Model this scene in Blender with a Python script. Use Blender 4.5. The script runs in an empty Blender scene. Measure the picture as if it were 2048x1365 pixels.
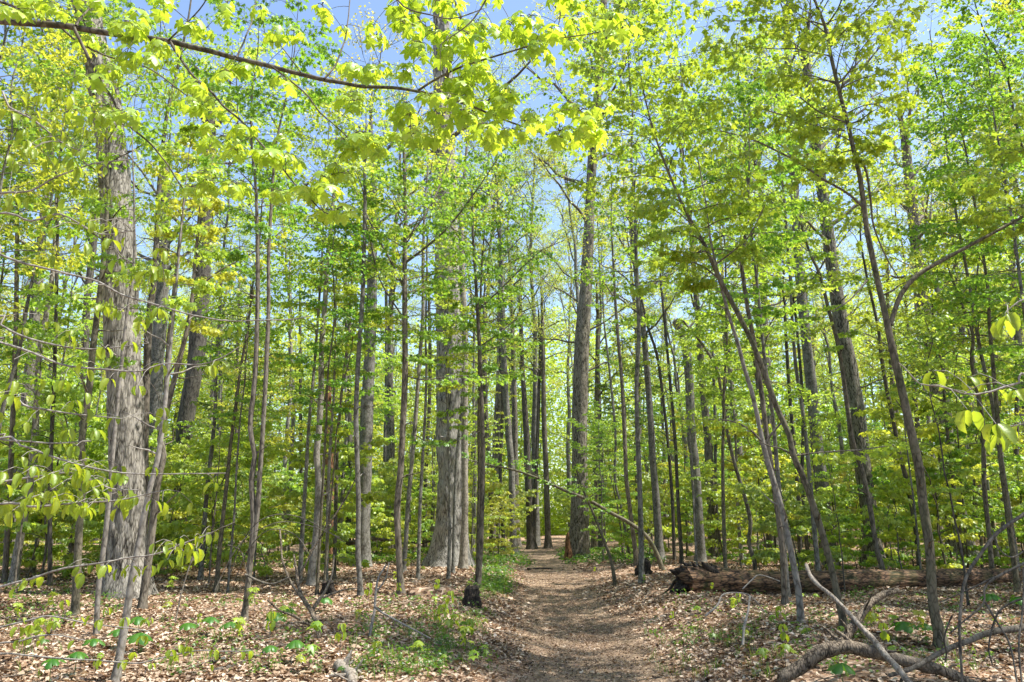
import bpy, math, time
import numpy as np
R = math.radians
T_START = time.time()

# ------------------------------------------------------------------ camera, sky, sun, exposure
SC = bpy.context.scene
COL = SC.collection
CAM_H, TILT, F = 1.55, R(12.9), 1600.0            # eye height, upward tilt, focal length in pixels of the 2048 px photo
cam = bpy.data.cameras.new("camera"); cam.sensor_width = 36.0; cam.lens = 36.0 * F / 2048.0
cam.clip_start = 0.05; cam.clip_end = 1200
cam_o = bpy.data.objects.new("camera", cam); COL.objects.link(cam_o)
cam_o.location = (0, 0, CAM_H); cam_o.rotation_euler = (R(90) + TILT, 0, 0)
SC.camera = cam_o

SUN_EL, SUN_AZ = R(62), R(99)                    # azimuth clockwise from +Y (view direction): from the right, a little behind
w = bpy.data.worlds.new("World"); SC.world = w; w.use_nodes = True
nt = w.node_tree; nt.nodes.clear()
sky = nt.nodes.new("ShaderNodeTexSky"); sky.sky_type = 'NISHITA'; sky.sun_disc = False
sky.sun_elevation = SUN_EL; sky.sun_rotation = SUN_AZ; sky.air_density = 1.0; sky.dust_density = 1.2; sky.ozone_density = 1.5
bg = nt.nodes.new("ShaderNodeBackground"); bg.inputs[1].default_value = 0.15
wo = nt.nodes.new("ShaderNodeOutputWorld")
nt.links.new(sky.outputs[0], bg.inputs[0]); nt.links.new(bg.outputs[0], wo.inputs[0])
sl = bpy.data.lights.new("sun", 'SUN'); sl.energy = 5.0; sl.angle = R(0.55); sl.color = (1.0, 0.955, 0.87)
so = bpy.data.objects.new("sun", sl); COL.objects.link(so); so.location = (20, -8, 40)
sdir = np.array([math.sin(SUN_AZ) * math.cos(SUN_EL), math.cos(SUN_AZ) * math.cos(SUN_EL), math.sin(SUN_EL)])
from mathutils import Vector
so.rotation_euler = Vector(sdir).to_track_quat('Z', 'Y').to_euler()
SC.view_settings.view_transform = 'Standard'; SC.view_settings.look = 'None'
SC.view_settings.exposure = 1.09; SC.view_settings.gamma = 1.0
cy = SC.cycles
cy.max_bounces = 14; cy.diffuse_bounces = 8; cy.glossy_bounces = 2; cy.transmission_bounces = 10
cy.transparent_max_bounces = 4; cy.caustics_reflective = False; cy.caustics_refractive = False
cy.use_adaptive_sampling = True; cy.adaptive_threshold = 0.02; cy.use_denoising = True

# ------------------------------------------------------------------ helpers
RNG = np.random.default_rng(7)
ST, CT = math.sin(TILT), math.cos(TILT)

def ray(px, py):
    a, b = px - 1024.0, 682.5 - py
    return np.array([a, CT * F - ST * b, ST * F + CT * b])

def P(px, py, Y):
    d = ray(px, py); s = Y / d[1]
    return np.array([d[0] * s, Y, CAM_H + d[2] * s])

def pix(p):
    x, y, z = p[0], p[1], p[2] - CAM_H
    fw = y * CT + z * ST; up = -y * ST + z * CT
    return 1024 + F * x / fw, 682.5 - F * up / fw

def vnoise(x, y, seed=0):
    """smooth 2-D value noise, 0..1"""
    x = np.asarray(x, float); y = np.asarray(y, float)
    xi = np.floor(x).astype(np.int64); yi = np.floor(y).astype(np.int64)
    fx = x - xi; fy = y - yi
    fx = fx * fx * (3 - 2 * fx); fy = fy * fy * (3 - 2 * fy)
    def h(a, b):
        n = (a * 374761393 + b * 668265263 + seed * 982451653) & 0x7fffffff
        n = ((n ^ (n >> 13)) * 1274126177) & 0x7fffffff
        return ((n ^ (n >> 16)) & 0xffff) / 65535.0
    return (h(xi, yi) * (1 - fx) + h(xi + 1, yi) * fx) * (1 - fy) + (h(xi, yi + 1) * (1 - fx) + h(xi + 1, yi + 1) * fx) * fy

def trail_x(y):
    y = np.asarray(y, float)
    return 1.12 + 0.38 * np.clip((y - 10) / 20, 0, 1) - 0.5 * np.clip((y - 50) / 20, 0, 1.5) + 0.07 * np.sin(y * 0.55)

def gz(x, y):
    x = np.asarray(x, float); y = np.asarray(y, float)
    d = x - trail_x(y)
    deep = 0.46 - 0.28 * np.clip((y - 18) / 22, 0, 1)
    z = -deep * np.exp(-(np.abs(d) / 1.7) ** 2.6)
    far = np.clip((np.abs(d) - 1.2) / 2.0, 0, 1)
    z = z + far * (0.16 * (vnoise(x * 0.33, y * 0.33, 3) - 0.5) + 0.10 * (vnoise(x * 1.1, y * 1.1, 5) - 0.5))
    z = z + 0.035 * (vnoise(x * 2.7, y * 2.7, 9) - 0.5)
    z = z + 0.10 * np.exp(-((d - 2.6) / 1.0) ** 2) * np.clip((24 - y) / 8, 0, 1)
    z = z + 0.006 * np.clip(y - 46, 0, 80) + 0.055 * np.clip(x - 15, 0, 60) * np.clip((y - 20) / 15, 0, 1)
    return z

def G(px, py):
    """the ground point seen at a photo pixel"""
    d = ray(px, py); o = np.array([0, 0, CAM_H])
    d = d / np.linalg.norm(d)
    t = 3.0
    while t < 160:
        p = o + d * t
        if p[2] < gz(p[0], p[1]): break
        t += 0.05 + t * 0.002
    return o + d * t

def G_many(px, py):
    """the same for arrays of pixels"""
    d = np.stack([np.asarray(px, float) - 1024.0, CT * F - ST * (682.5 - np.asarray(py, float)), ST * F + CT * (682.5 - np.asarray(py, float))], -1)
    d = d / np.linalg.norm(d, axis=-1, keepdims=True); t = np.full(len(d), 3.0); live = np.ones(len(d), bool)
    for _ in range(900):
        p = d * t[:, None]; live &= (p[:, 2] + CAM_H > gz(p[:, 0], p[:, 1])) & (t < 160)
        if not live.any(): break
        t = np.where(live, t + 0.05 + t * 0.002, t)
    p = d * t[:, None]; p[:, 2] += CAM_H
    return p

class Buf:
    """collects polygons, then becomes ONE mesh object"""
    def __init__(s): s.v = []; s.f = {3: [], 4: []}; s.n = 0
    def add(s, v, f):
        v = np.asarray(v, np.float32).reshape(-1, 3); f = np.asarray(f, np.int32)
        s.v.append(v); s.f[f.shape[1]].append(f + s.n); s.n += len(v)
    def add2(s, v, fs):
        v = np.asarray(v, np.float32).reshape(-1, 3); s.v.append(v)
        for f in fs:
            f = np.asarray(f, np.int32); s.f[f.shape[1]].append(f + s.n)
        s.n += len(v)
    def mesh(s, name, mat, smooth=True):
        me = bpy.data.meshes.new(name)
        V = np.concatenate(s.v) if s.v else np.zeros((0, 3), np.float32)
        T = np.concatenate(s.f[3]) if s.f[3] else np.zeros((0, 3), np.int32)
        Q = np.concatenate(s.f[4]) if s.f[4] else np.zeros((0, 4), np.int32)
        me.vertices.add(len(V)); me.vertices.foreach_set("co", V.ravel())
        loops = np.concatenate([T.ravel(), Q.ravel()])
        me.loops.add(len(loops)); me.loops.foreach_set("vertex_index", loops)
        nT, nQ = len(T), len(Q)
        me.polygons.add(nT + nQ)
        st = np.concatenate([np.arange(nT) * 3, nT * 3 + np.arange(nQ) * 4]).astype(np.int32)
        me.polygons.foreach_set("loop_start", st)
        if smooth: me.polygons.foreach_set("use_smooth", np.ones(nT + nQ, bool))
        me.update(calc_edges=True)
        me.materials.append(mat)
        return me
    def obj(s, name, mat, parent=None, smooth=True, loc=None):
        """vertices are in world space; loc (or the parent's location) becomes the origin"""
        org = np.array(parent['_w'] if parent is not None else (loc if loc is not None else (0, 0, 0)), np.float32)
        s.v = [v - org for v in s.v]
        o = bpy.data.objects.new(name, s.mesh(name, mat, smooth)); COL.objects.link(o)
        if parent is not None:
            o.parent = parent
        else:
            o.location = org.tolist()
        return o

def tag(o, label=None, cat=None, group=None, kind=None):
    if label: o['label'] = label
    if cat: o['category'] = cat
    if group: o['group'] = group
    if kind: o['kind'] = kind
    return o

def thing(name, label, cat, loc, group=None):
    o = bpy.data.objects.new(name, None); COL.objects.link(o)
    o.empty_display_size = 0.2
    o.location = [float(c) for c in loc]; o['_w'] = [float(c) for c in loc]
    return tag(o, label, cat, group)

def norm(v): return v / np.maximum(np.linalg.norm(v, axis=-1, keepdims=True), 1e-9)

def tubes(buf, pts, rad, ns=4):
    """m polylines (m,k,3) with radii (m,k) as ns-sided tubes"""
    pts = np.asarray(pts, float); rad = np.asarray(rad, float)
    if pts.ndim == 2: pts = pts[None]; rad = rad[None]
    m, k, _ = pts.shape
    if m == 0: return
    tan = norm(np.gradient(pts, axis=1))
    mt = np.abs(tan.mean(axis=1))
    ref = np.eye(3)[np.argmin(mt, axis=1)][:, None, :]
    a = norm(np.cross(tan, np.broadcast_to(ref, tan.shape))); b = np.cross(tan, a)
    th = np.linspace(0, 2 * np.pi, ns, endpoint=False)
    v = pts[:, :, None, :] + rad[:, :, None, None] * (np.cos(th)[None, None, :, None] * a[:, :, None, :] + np.sin(th)[None, None, :, None] * b[:, :, None, :])
    i = np.arange(k - 1)[:, None] * ns + np.arange(ns)[None, :]
    j = np.arange(k - 1)[:, None] * ns + (np.arange(ns)[None, :] + 1) % ns
    f = np.stack([i, j, j + ns, i + ns], -1).reshape(-1, 4)
    F_ = (f[None] + (np.arange(m) * k * ns)[:, None, None]).reshape(-1, 4)
    buf.add(v.reshape(-1, 3), F_)

def smooth_line(pts, step):
    """Catmull-Rom resample of a polyline (columns beyond xyz are carried along)"""
    pts = np.asarray(pts, float)
    if len(pts) < 3:
        n = max(2, int(np.linalg.norm(pts[-1, :3] - pts[0, :3]) / step) + 1)
        t = np.linspace(0, 1, n)[:, None]; return pts[0] * (1 - t) + pts[-1] * t
    ext = np.vstack([2 * pts[0] - pts[1], pts, 2 * pts[-1] - pts[-2]])
    out = []
    for i in range(1, len(ext) - 2):
        p0, p1, p2, p3 = ext[i - 1:i + 3]
        n = max(1, int(np.ceil(np.linalg.norm(p2[:3] - p1[:3]) / step)))
        t = (np.arange(n) / n)[:, None]
        out.append(0.5 * (2 * p1 + (p2 - p0) * t + (2 * p0 - 5 * p1 + 4 * p2 - p3) * t ** 2 + (3 * p1 - p0 - 3 * p2 + p3) * t ** 3))
    out.append(pts[-1:])
    return np.vstack(out)

def end_cap(buf, c, nrm, r, ns=10, rng=RNG):
    """a ragged broken end"""
    nrm = norm(np.asarray(nrm, float)); a = norm(np.cross(nrm, [0.3, 0.2, 0.93])); b = np.cross(nrm, a)
    th = np.linspace(0, 2 * np.pi, ns, endpoint=False)
    ring = c + r * 0.99 * (np.cos(th)[:, None] * a + np.sin(th)[:, None] * b)
    inner = c + r * 0.5 * (np.cos(th)[:, None] * a + np.sin(th)[:, None] * b) + nrm * (rng.uniform(-0.2, 0.7, ns)[:, None] * r)
    v = np.vstack([ring, inner, c[None] + nrm * r * 0.1])
    q = [(i, (i + 1) % ns, ns + (i + 1) % ns, ns + i) for i in range(ns)]
    t = [(ns + i, ns + (i + 1) % ns, 2 * ns) for i in range(ns)]
    buf.add2(v, [q, t])

# ------------------------------------------------------------------ materials
def new_mat(name):
    m = bpy.data.materials.new(name); m.use_nodes = True; m.node_tree.nodes.clear(); return m, m.node_tree

class N:
    def __init__(s, nt): s.nt = nt
    def __call__(s, t, **kw):
        n = s.nt.nodes.new("ShaderNode" + t)
        for k, v in kw.items():
            if k.startswith("i_"):
                n.inputs[int(k[2:]) if k[2:].isdigit() else k[2:].replace("_", " ")].default_value = v
            else: setattr(n, k, v)
        return n
    def l(s, a, b): s.nt.links.new(a, b)
    def ramp(s, fac, stops, interp='LINEAR'):
        r = s("ValToRGB"); e = r.color_ramp.elements; r.color_ramp.interpolation = interp
        while len(e) > 1: e.remove(e[-1])
        e[0].position = stops[0][0]; e[0].color = (*stops[0][1], 1)
        for p, c in stops[1:]:
            q = e.new(p); q.color = (*c, 1)
        s.l(fac, r.inputs[0]); return r.outputs[0]
    def mix(s, fac, a, b, blend='MIX'):
        m = s("Mix", data_type='RGBA', blend_type=blend)
        for sock, v in ((m.inputs[0], fac), (m.inputs[6], a), (m.inputs[7], b)):
            if isinstance(v, (float, int)): sock.default_value = v
            elif isinstance(v, tuple): sock.default_value = (*v, 1)
            else: s.l(v, sock)
        return m.outputs[2]
    def math(s, op, a, b=0.0):
        m = s("Math", operation=op)
        for i, v in ((0, a), (1, b)):
            if isinstance(v, (float, int)): m.inputs[i].default_value = v
            else: s.l(v, m.inputs[i])
        return m.outputs[0]

def bark_mat(name, dark, mid, light, sx=14.0, sz=1.6, bump=0.5, lichen=0.25, moss=0.0):
    m, nt = new_mat(name); n = N(nt)
    tc = n("TexCoord")
    oi = n("ObjectInfo")
    mp = n("Mapping"); mp.inputs['Scale'].default_value = (sx, sx, sz); n.l(tc.outputs['Object'], mp.inputs[0])
    n1 = n("TexNoise", i_Scale=1.0, i_Detail=6.0, i_Roughness=0.65); n.l(mp.outputs[0], n1.inputs['Vector'])
    mp2 = n("Mapping"); mp2.inputs['Scale'].default_value = (sx * 1.7, sx * 1.7, sz * 1.5); n.l(tc.outputs['Object'], mp2.inputs[0])
    v1 = n("TexVoronoi", i_Scale=1.0, feature='DISTANCE_TO_EDGE'); n.l(mp2.outputs[0], v1.inputs['Vector'])
    h = n.math('ADD', n1.outputs[0], n.math('MULTIPLY', n.math('MINIMUM', v1.outputs[0], 0.22), 0.9))
    c = n.ramp(h, [(0.44, dark), (0.56, mid), (0.70, light)])
    big = n("TexNoise", i_Scale=1.3, i_Detail=5.0, i_Roughness=0.6); n.l(tc.outputs['Object'], big.inputs['Vector'])
    lm = n.ramp(big.outputs[0], [(0.48, (0, 0, 0)), (0.66, (1, 1, 1))])
    c = n.mix(n.math('MULTIPLY', lm, lichen), c, tuple(min(1, x * 1.35 + 0.03) for x in light))
    if moss:
        b2 = n("TexNoise", i_Scale=2.3, i_Detail=4.0); n.l(tc.outputs['Object'], b2.inputs['Vector'])
        mm = n.ramp(b2.outputs[0], [(0.5, (0, 0, 0)), (0.62, (1, 1, 1))])
        c = n.mix(n.math('MULTIPLY', mm, moss), c, (0.05, 0.075, 0.02))
    c = n.mix(0.5, c, n.ramp(oi.outputs['Random'], [(0.0, (0.62, 0.58, 0.55)), (0.5, (0.95, 0.95, 0.95)), (1.0, (1.18, 1.1, 1.0))]), 'MULTIPLY')
    bs = n("BsdfPrincipled"); bs.inputs['Roughness'].default_value = 0.85
    bs.inputs['Specular IOR Level'].default_value = 0.25
    n.l(c, bs.inputs['Base Color'])
    bp = n("Bump", i_Strength=bump, i_Distance=0.02); n.l(h, bp.inputs['Height']); n.l(bp.outputs[0], bs.inputs['Normal'])
    o = n("OutputMaterial"); n.l(bs.outputs[0], o.inputs[0])
    return m

def leaf_mat(name, refl, trans, var=0.35, yellow=(1.10, 1.06, 0.8), gloss=0.035, veins=False, back=None):
    m, nt = new_mat(name); n = N(nt)
    g = n("NewGeometry"); oi = n("ObjectInfo")
    rnd = g.outputs['Random Per Island']
    k = n.ramp(rnd, [(0.0, (1 - var, 1 - var * 0.8, 1 - var)), (0.5, (1, 1, 1)), (1.0, yellow)])
    k2 = n.ramp(oi.outputs['Random'], [(0.0, (0.60, 0.80, 0.75)), (0.3, (0.85, 0.93, 1.0)), (0.6, (1.0, 1.0, 1.0)), (0.85, (1.1, 1.0, 0.95)), (1.0, (1.12, 0.92, 0.95))])
    kk = n.mix(0.0 if veins else 1.0, k, k2, 'MULTIPLY')     # near boughs keep one tone of their own
    a = n.mix(1.0, refl, kk, 'MULTIPLY'); b = n.mix(1.0, trans, kk, 'MULTIPLY')
    d = n("BsdfDiffuse"); t = n("BsdfTranslucent"); n.l(a, d.inputs[0]); n.l(b, t.inputs[0])
    ms = n("MixShader", i_0=0.5); n.l(d.outputs[0], ms.inputs[1]); n.l(t.outputs[0], ms.inputs[2])
    gl = n("BsdfGlossy", i_Roughness=0.42); gl.inputs[0].default_value = (0.9, 1.0, 0.92, 1)
    m2 = n("MixShader", i_0=gloss); n.l(ms.outputs[0], m2.inputs[1]); n.l(gl.outputs[0], m2.inputs[2])
    if veins:
        tc = n("TexCoord"); nz = n("TexNoise", i_Scale=60.0, i_Detail=3.0); n.l(tc.outputs['Object'], nz.inputs['Vector'])
        bp = n("Bump", i_Strength=0.35, i_Distance=0.004); n.l(nz.outputs[0], bp.inputs['Height'])
        for s in (d, t, gl): n.l(bp.outputs[0], s.inputs['Normal'])
    o = n("OutputMaterial"); n.l(m2.outputs[0], o.inputs[0])
    return m

M = {}
M['bark_shag'] = bark_mat("bark_shaggy_grey", (0.028, 0.024, 0.019), (0.125, 0.113, 0.093), (.29,.27,.235), 12, 2.6, 1.0, 0.35)
M['bark_shag_pale'] = bark_mat("bark_shaggy_pale", (0.05, 0.045, 0.038), (0.19, 0.18, 0.158), (0.38, 0.365, 0.33), 12, 2.2, 1.0, 0.4)
M['bark_oak'] = bark_mat("bark_furrowed", (0.025, 0.021, 0.016), (0.1, 0.09, 0.07), (0.23, 0.21, 0.175), 13, 3.2, 0.8, 0.2)
M['bark_grey'] = bark_mat("bark_smooth_grey", (0.06, 0.056, 0.046), (0.115, 0.11, 0.093), (0.19, 0.185, 0.165), 7, 5.0, 0.25, 0.4)
M['bark_pale'] = bark_mat("bark_pale", (0.1, 0.09, 0.075), (0.175, 0.16, 0.135), (0.27, 0.25, 0.22), 8, 5.0, 0.2, 0.3)
M['bark_brown'] = bark_mat("bark_brown", (0.045, 0.037, 0.028), (0.10, 0.086, 0.067), (0.17, 0.15, 0.12), 12, 4.0, 0.35, 0.2)
M['bark_olive'] = bark_mat("bark_olive", (0.043, 0.037, 0.025), (0.093, 0.081, 0.053), (0.155, 0.136, 0.096), 12, 6.0, 0.35, 0.25, 0.3)
M['bark_dark'] = bark_mat("bark_dark", (0.027, 0.024, 0.02), (0.06, 0.054, 0.045), (0.12, 0.108, 0.09), 12, 3.0, 0.45, 0.2)
M['bark_rot'] = bark_mat("rotten_wood", (0.03, 0.015, 0.008), (0.11, 0.05, 0.024), (0.24, 0.13, 0.065), 10, 1.8, 0.8, 0.15)
M['log'] = bark_mat("log_wood", (0.012, 0.009, 0.007), (0.06, 0.036, 0.022), (0.2, 0.12, 0.07), 3, 15, 1.0, 0.12, 0.35)
M['twig'] = bark_mat("twig_bark", (0.056, 0.046, 0.037), (0.105, 0.090, 0.071), (0.174, 0.155, 0.130), 20, 8.0, 0.2, 0.2)
M['twig_pale'] = bark_mat("twig_pale_bark", (0.124, 0.112, 0.096), (0.205, 0.186, 0.167), (0.285, 0.267, 0.242), 20, 8.0, 0.2, 0.2)
M['limb'] = bark_mat("dead_limb_bark", (0.016, 0.012, 0.009), (0.065, 0.05, 0.035), (0.19, 0.155, 0.115), 22, 9, 0.9, 0.4)
M['charred'] = bark_mat("blackened_wood", (0.007, 0.006, 0.005), (0.018, 0.014, 0.012), (0.054, 0.041, 0.032), 14, 4.0, 0.9, 0.05)
M['dead_pale'] = bark_mat("weathered_wood", (0.081, 0.065, 0.050), (0.167, 0.140, 0.112), (0.273, 0.242, 0.205), 16, 5.0, 0.5, 0.25)
M['leaf_near'] = leaf_mat("leaf_maple_near", (0.27, 0.40, 0.055), (0.72, 0.89, 0.055), 0.25, (1.08, 1.03, 0.85), 0.05, True)
M['leaf_beech'] = leaf_mat("leaf_beech_near", (0.21, 0.30, 0.03), (0.60, 0.72, 0.04), 0.3, (1.12, 1.02, 0.75), 0.03, True)
M['leaf_mid'] = leaf_mat("leaf_maple_mid", (0.20, 0.30, 0.05), (0.56, 0.75, 0.06), 0.35, (1.15, 1.06, 0.8))
M['leaf_green'] = leaf_mat("leaf_green", (0.14, 0.25, 0.045), (0.40, 0.64, 0.055), 0.3, (1.25, 1.08, 0.8))
M['leaf_far'] = leaf_mat("leaf_spring", (0.28, 0.36, 0.065), (0.72, 0.85, 0.085), 0.25, (1.10, 1.06, 0.8))
M['leaf_can'] = leaf_mat("leaf_canopy", (0.28, 0.33, 0.08), (0.66, 0.74, 0.10), 0.3, (1.12, 1.0, 0.9))
M['leaf_dull'] = leaf_mat("leaf_dull", (0.13, 0.19, 0.045), (0.34, 0.46, 0.05), 0.35, (1.3, 0.95, 0.8))
M['mayapple'] = leaf_mat("leaf_mayapple", (0.07, 0.19, 0.03), (0.14, 0.34, 0.02), 0.2, (1.4, 1.25, 0.8), 0.025)
M['herb'] = leaf_mat("leaf_herb", (0.09, 0.17, 0.03), (0.2, 0.36, 0.03), 0.35, (1.6, 1.25, 0.8))

def ground_mat(name, path=False):
    m, nt = new_mat(name); n = N(nt)
    tc = n("TexCoord"); co = tc.outputs['Object']
    wob = n("TexNoise", i_Scale=9.0, i_Detail=2.0); n.l(co, wob.inputs['Vector'])
    wv = n("VectorMath", operation='MULTIPLY_ADD'); n.l(wob.outputs['Color'], wv.inputs[0]); wv.inputs[1].default_value = (0.12, 0.12, 0.0); n.l(co, wv.inputs[2])
    v = n("TexVoronoi", i_Scale=26.0 if path else 12.0, i_Randomness=1.0); n.l(wv.outputs[0], v.inputs['Vector'])
    sp = n("SeparateColor"); n.l(v.outputs['Color'], sp.inputs[0])
    if path:
        c = n.ramp(sp.outputs[0], [(0.0, (0.10, 0.065, 0.042)), (0.35, (0.18, 0.125, 0.083)), (0.75, (0.26, 0.185, 0.125)), (1.0, (0.40, 0.31, 0.225))])
    else:
        c = n.ramp(sp.outputs[0], [(0.0, (0.06, 0.035, 0.022)), (0.3, (0.20, 0.12, 0.075)), (0.62, (0.36, 0.24, 0.16)), (1.0, (0.55, 0.43, 0.33))])
    fine = n("TexNoise", i_Scale=110.0, i_Detail=4.0, i_Roughness=0.7); n.l(co, fine.inputs['Vector'])
    c = n.mix(0.75, c, n.ramp(fine.outputs[0], [(0.3, (0.45, 0.42, 0.4)), (0.6, (1.15, 1.12, 1.1))]), 'MULTIPLY')
    big = n("TexNoise", i_Scale=0.9 if path else 0.6, i_Detail=5.0, i_Roughness=0.6); n.l(co, big.inputs['Vector'])
    if path:
        dirt = n.ramp(big.outputs[0], [(0.42, (0, 0, 0)), (0.62, (1, 1, 1))])
        c = n.mix(n.math('MULTIPLY', dirt, 0.65), c, n.mix(fine.outputs[0], (0.17, 0.12, 0.078), (0.31, 0.235, 0.16)))
    else:
        dirt = n.ramp(big.outputs[0], [(0.50, (0, 0, 0)), (0.70, (1, 1, 1))])
        c = n.mix(n.math('MULTIPLY', dirt, 0.45), c, (0.11, 0.072, 0.045))
    bs = n("BsdfPrincipled"); bs.inputs['Roughness'].default_value = 0.9; bs.inputs['Specular IOR Level'].default_value = 0.2
    n.l(c, bs.inputs['Base Color'])
    h = n.math('ADD', n.math('MULTIPLY', v.outputs['Distance'], 0.8), fine.outputs[0])
    bp = n("Bump", i_Strength=0.6, i_Distance=0.012 if path else 0.03); n.l(h, bp.inputs['Height']); n.l(bp.outputs[0], bs.inputs['Normal'])
    o = n("OutputMaterial"); n.l(bs.outputs[0], o.inputs[0])
    return m

def litter_mat(name, stops):
    m, nt = new_mat(name); n = N(nt)
    g = n("NewGeometry"); rnd = g.outputs['Random Per Island']
    c = n.ramp(rnd, stops)
    tc = n("TexCoord"); nz = n("TexNoise", i_Scale=45.0, i_Detail=4.0); n.l(tc.outputs['Object'], nz.inputs['Vector'])
    c = n.mix(0.6, c, n.ramp(nz.outputs[0], [(0.3, (0.55, 0.5, 0.46)), (0.65, (1.1, 1.08, 1.05))]), 'MULTIPLY')
    d = n("BsdfPrincipled"); d.inputs['Roughness'].default_value = 0.6; d.inputs['Specular IOR Level'].default_value = 0.35; n.l(c, d.inputs['Base Color'])
    t = n("BsdfTranslucent"); n.l(n.mix(1.0, c, (1.0, 0.75, 0.5), 'MULTIPLY'), t.inputs[0])
    ms = n("MixShader", i_0=0.18); n.l(d.outputs[0], ms.inputs[1]); n.l(t.outputs[0], ms.inputs[2])
    o = n("OutputMaterial"); n.l(ms.outputs[0], o.inputs[0])
    return m
LIT = [(0.0, (0.05, 0.032, 0.021)), (0.2, (0.14, 0.085, 0.052)), (0.38, (0.27, 0.175, 0.11)), (0.58, (0.42, 0.315, 0.22)), (0.82, (0.54, 0.43, 0.325)), (1.0, (0.70, 0.61, 0.50))]
M['ground'] = ground_mat("leaf_covered_ground"); M['path'] = ground_mat("trodden_earth", True)
M['litter'] = litter_mat("dry_leaves", LIT)
M['crumb'] = litter_mat("leaf_crumbs", [(0.0, (0.07, 0.045, 0.03)), (0.4, (0.20, 0.135, 0.09)), (0.8, (0.34, 0.25, 0.18)), (1.0, (0.5, 0.41, 0.33))])

# ------------------------------------------------------------------ the ground and the trail
def grid_sheet(xs, ys, zf):
    X, Y = np.meshgrid(xs, ys); Z = zf(X, Y)
    v = np.stack([X, Y, Z], -1).reshape(-1, 3); nx, ny = len(xs), len(ys)
    i = (np.arange(ny - 1)[:, None] * nx + np.arange(nx - 1)[None]).reshape(-1)
    return v, np.stack([i, i + 1, i + 1 + nx, i + nx], -1)
xs = np.concatenate([np.linspace(-300, -32, 40), np.arange(-30, -8, 0.45), np.arange(-8, 12, 0.14), np.arange(12, 34, 0.45), np.linspace(36, 300, 40)])
ys = np.concatenate([np.linspace(-120, -8, 24), np.arange(-6, 6, 0.4), np.arange(6, 28, 0.14), np.arange(28, 70, 0.45), np.linspace(72, 500, 60)])
b = Buf(); b.add(*grid_sheet(xs, ys, gz)); tag(b.obj("ground", M['ground']), kind='structure')
ty = np.arange(-6, 62, 0.12); tu = np.linspace(-1, 1, 33)
TU, TY = np.meshgrid(tu, ty)
def half_width(y, side): return 1.22 + 0.05 * np.sin(y * 0.9 + side) + 0.5 * (vnoise(y * 1.3, side * 7.0 + 0 * y, 21) - 0.5) + 0.1 * np.clip((y - 25) / 20, 0, 1)
hw = np.where(TU < 0, half_width(TY, 1), half_width(TY, 2))
TX = trail_x(TY) + TU * hw
TZ = gz(TX, TY) + 0.022 * (1 - np.abs(TU) ** 6) - 0.03 * np.abs(TU) ** 12 + 0.012 * (vnoise(TX * 7, TY * 7, 4) - 0.5)
b = Buf(); i = (np.arange(len(ty) - 1)[:, None] * 33 + np.arange(32)[None]).reshape(-1)
b.add(np.stack([TX, TY, TZ], -1).reshape(-1, 3), np.stack([i, i + 1, i + 34, i + 33], -1)); tag(b.obj("trail", M['path']), kind='structure')

# ------------------------------------------------------------------ leaves
def fan_maple(detail):
    if detail:
        half = [(0.0, 0.0), (-0.06, 0.16), (0.02, 0.36), (0.16, 0.50), (0.24, 0.40), (0.27, 0.29), (0.40, 0.42), (0.56, 0.50), (0.78, 0.62), (0.72, 0.45), (0.66, 0.33), (0.58, 0.19), (0.70, 0.22), (0.82, 0.17), (1.0, 0.0)]
    else:
        half = [(0.0, 0.0), (0.10, 0.46), (0.30, 0.27), (0.74, 0.58), (0.58, 0.2), (1.0, 0.0)]
    up = np.array(half); lo = up[1:-1][::-1] * [1, -1]
    out = np.vstack([up, lo]); n = len(out)
    v = np.vstack([[0.34, 0], out]); f = [(0, 1 + i, 1 + (i + 1) % n) for i in range(n)]
    return v, np.array(f)
def bend(v2, drop0, drop1, fold, sag=0.0):
    """lay a flat leaf along an arc that starts drop0 below the horizontal and ends drop1 below it; fold lifts (or lowers) the margins"""
    x, y = v2[:, 0], v2[:, 1]
    s = np.linspace(0, 1.0, 60); ang = drop0 + (drop1 - drop0) * s
    X = np.concatenate([[0], np.cumsum(np.cos(ang))]) / 60; Z = -np.concatenate([[0], np.cumsum(np.sin(ang))]) / 60
    xx = np.interp(x, np.linspace(0, 1, 61), X); zz = np.interp(x, np.linspace(0, 1, 61), Z)
    a = np.interp(x, s, ang)
    off = fold * np.abs(y) - sag * y * y
    return np.stack([xx + off * np.sin(a), y, zz + off * np.cos(a)], -1)
v2, f2 = fan_maple(True)
T_NEAR = [(bend(v2, R(a), R(c), fo, sg), f2) for a, c, fo, sg in ((20, 85, -0.25, 0.5), (40, 100, -0.15, 0.7), (5, 70, -0.35, 0.4), (30, 80, 0.1, 0.5))]
v2, f2 = fan_maple(False)
T_MID = [(bend(v2, R(a), R(c), fo, sg), f2) for a, c, fo, sg in ((5, 40, -0.2, 0.3), (20, 75, -0.2, 0.4), (-5, 25, 0.15, 0.2))]
bx = [0, .2, .5, .8, 1.0]; bw = [0, .19, .235, .16, 0]
vv = [(x, 0) for x in bx] + [(bx[i], bw[i]) for i in (1, 2, 3)] + [(bx[i], -bw[i]) for i in (1, 2, 3)]
bt = [(0, 1, 5), (3, 4, 7), (0, 8, 1), (3, 10, 4)]; bq = [(1, 2, 6, 5), (2, 3, 7, 6), (1, 8, 9, 2), (2, 9, 10, 3)]
bf = bt + [(q[0], q[1], q[2]) for q in bq] + [(q[0], q[2], q[3]) for q in bq]
T_BEECH = [(bend(np.array(vv, float), R(a), R(c), fo), np.array(bf)) for a, c, fo in ((50, 88, 0.8), (35, 75, 0.5), (60, 97, 1.3))]
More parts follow.
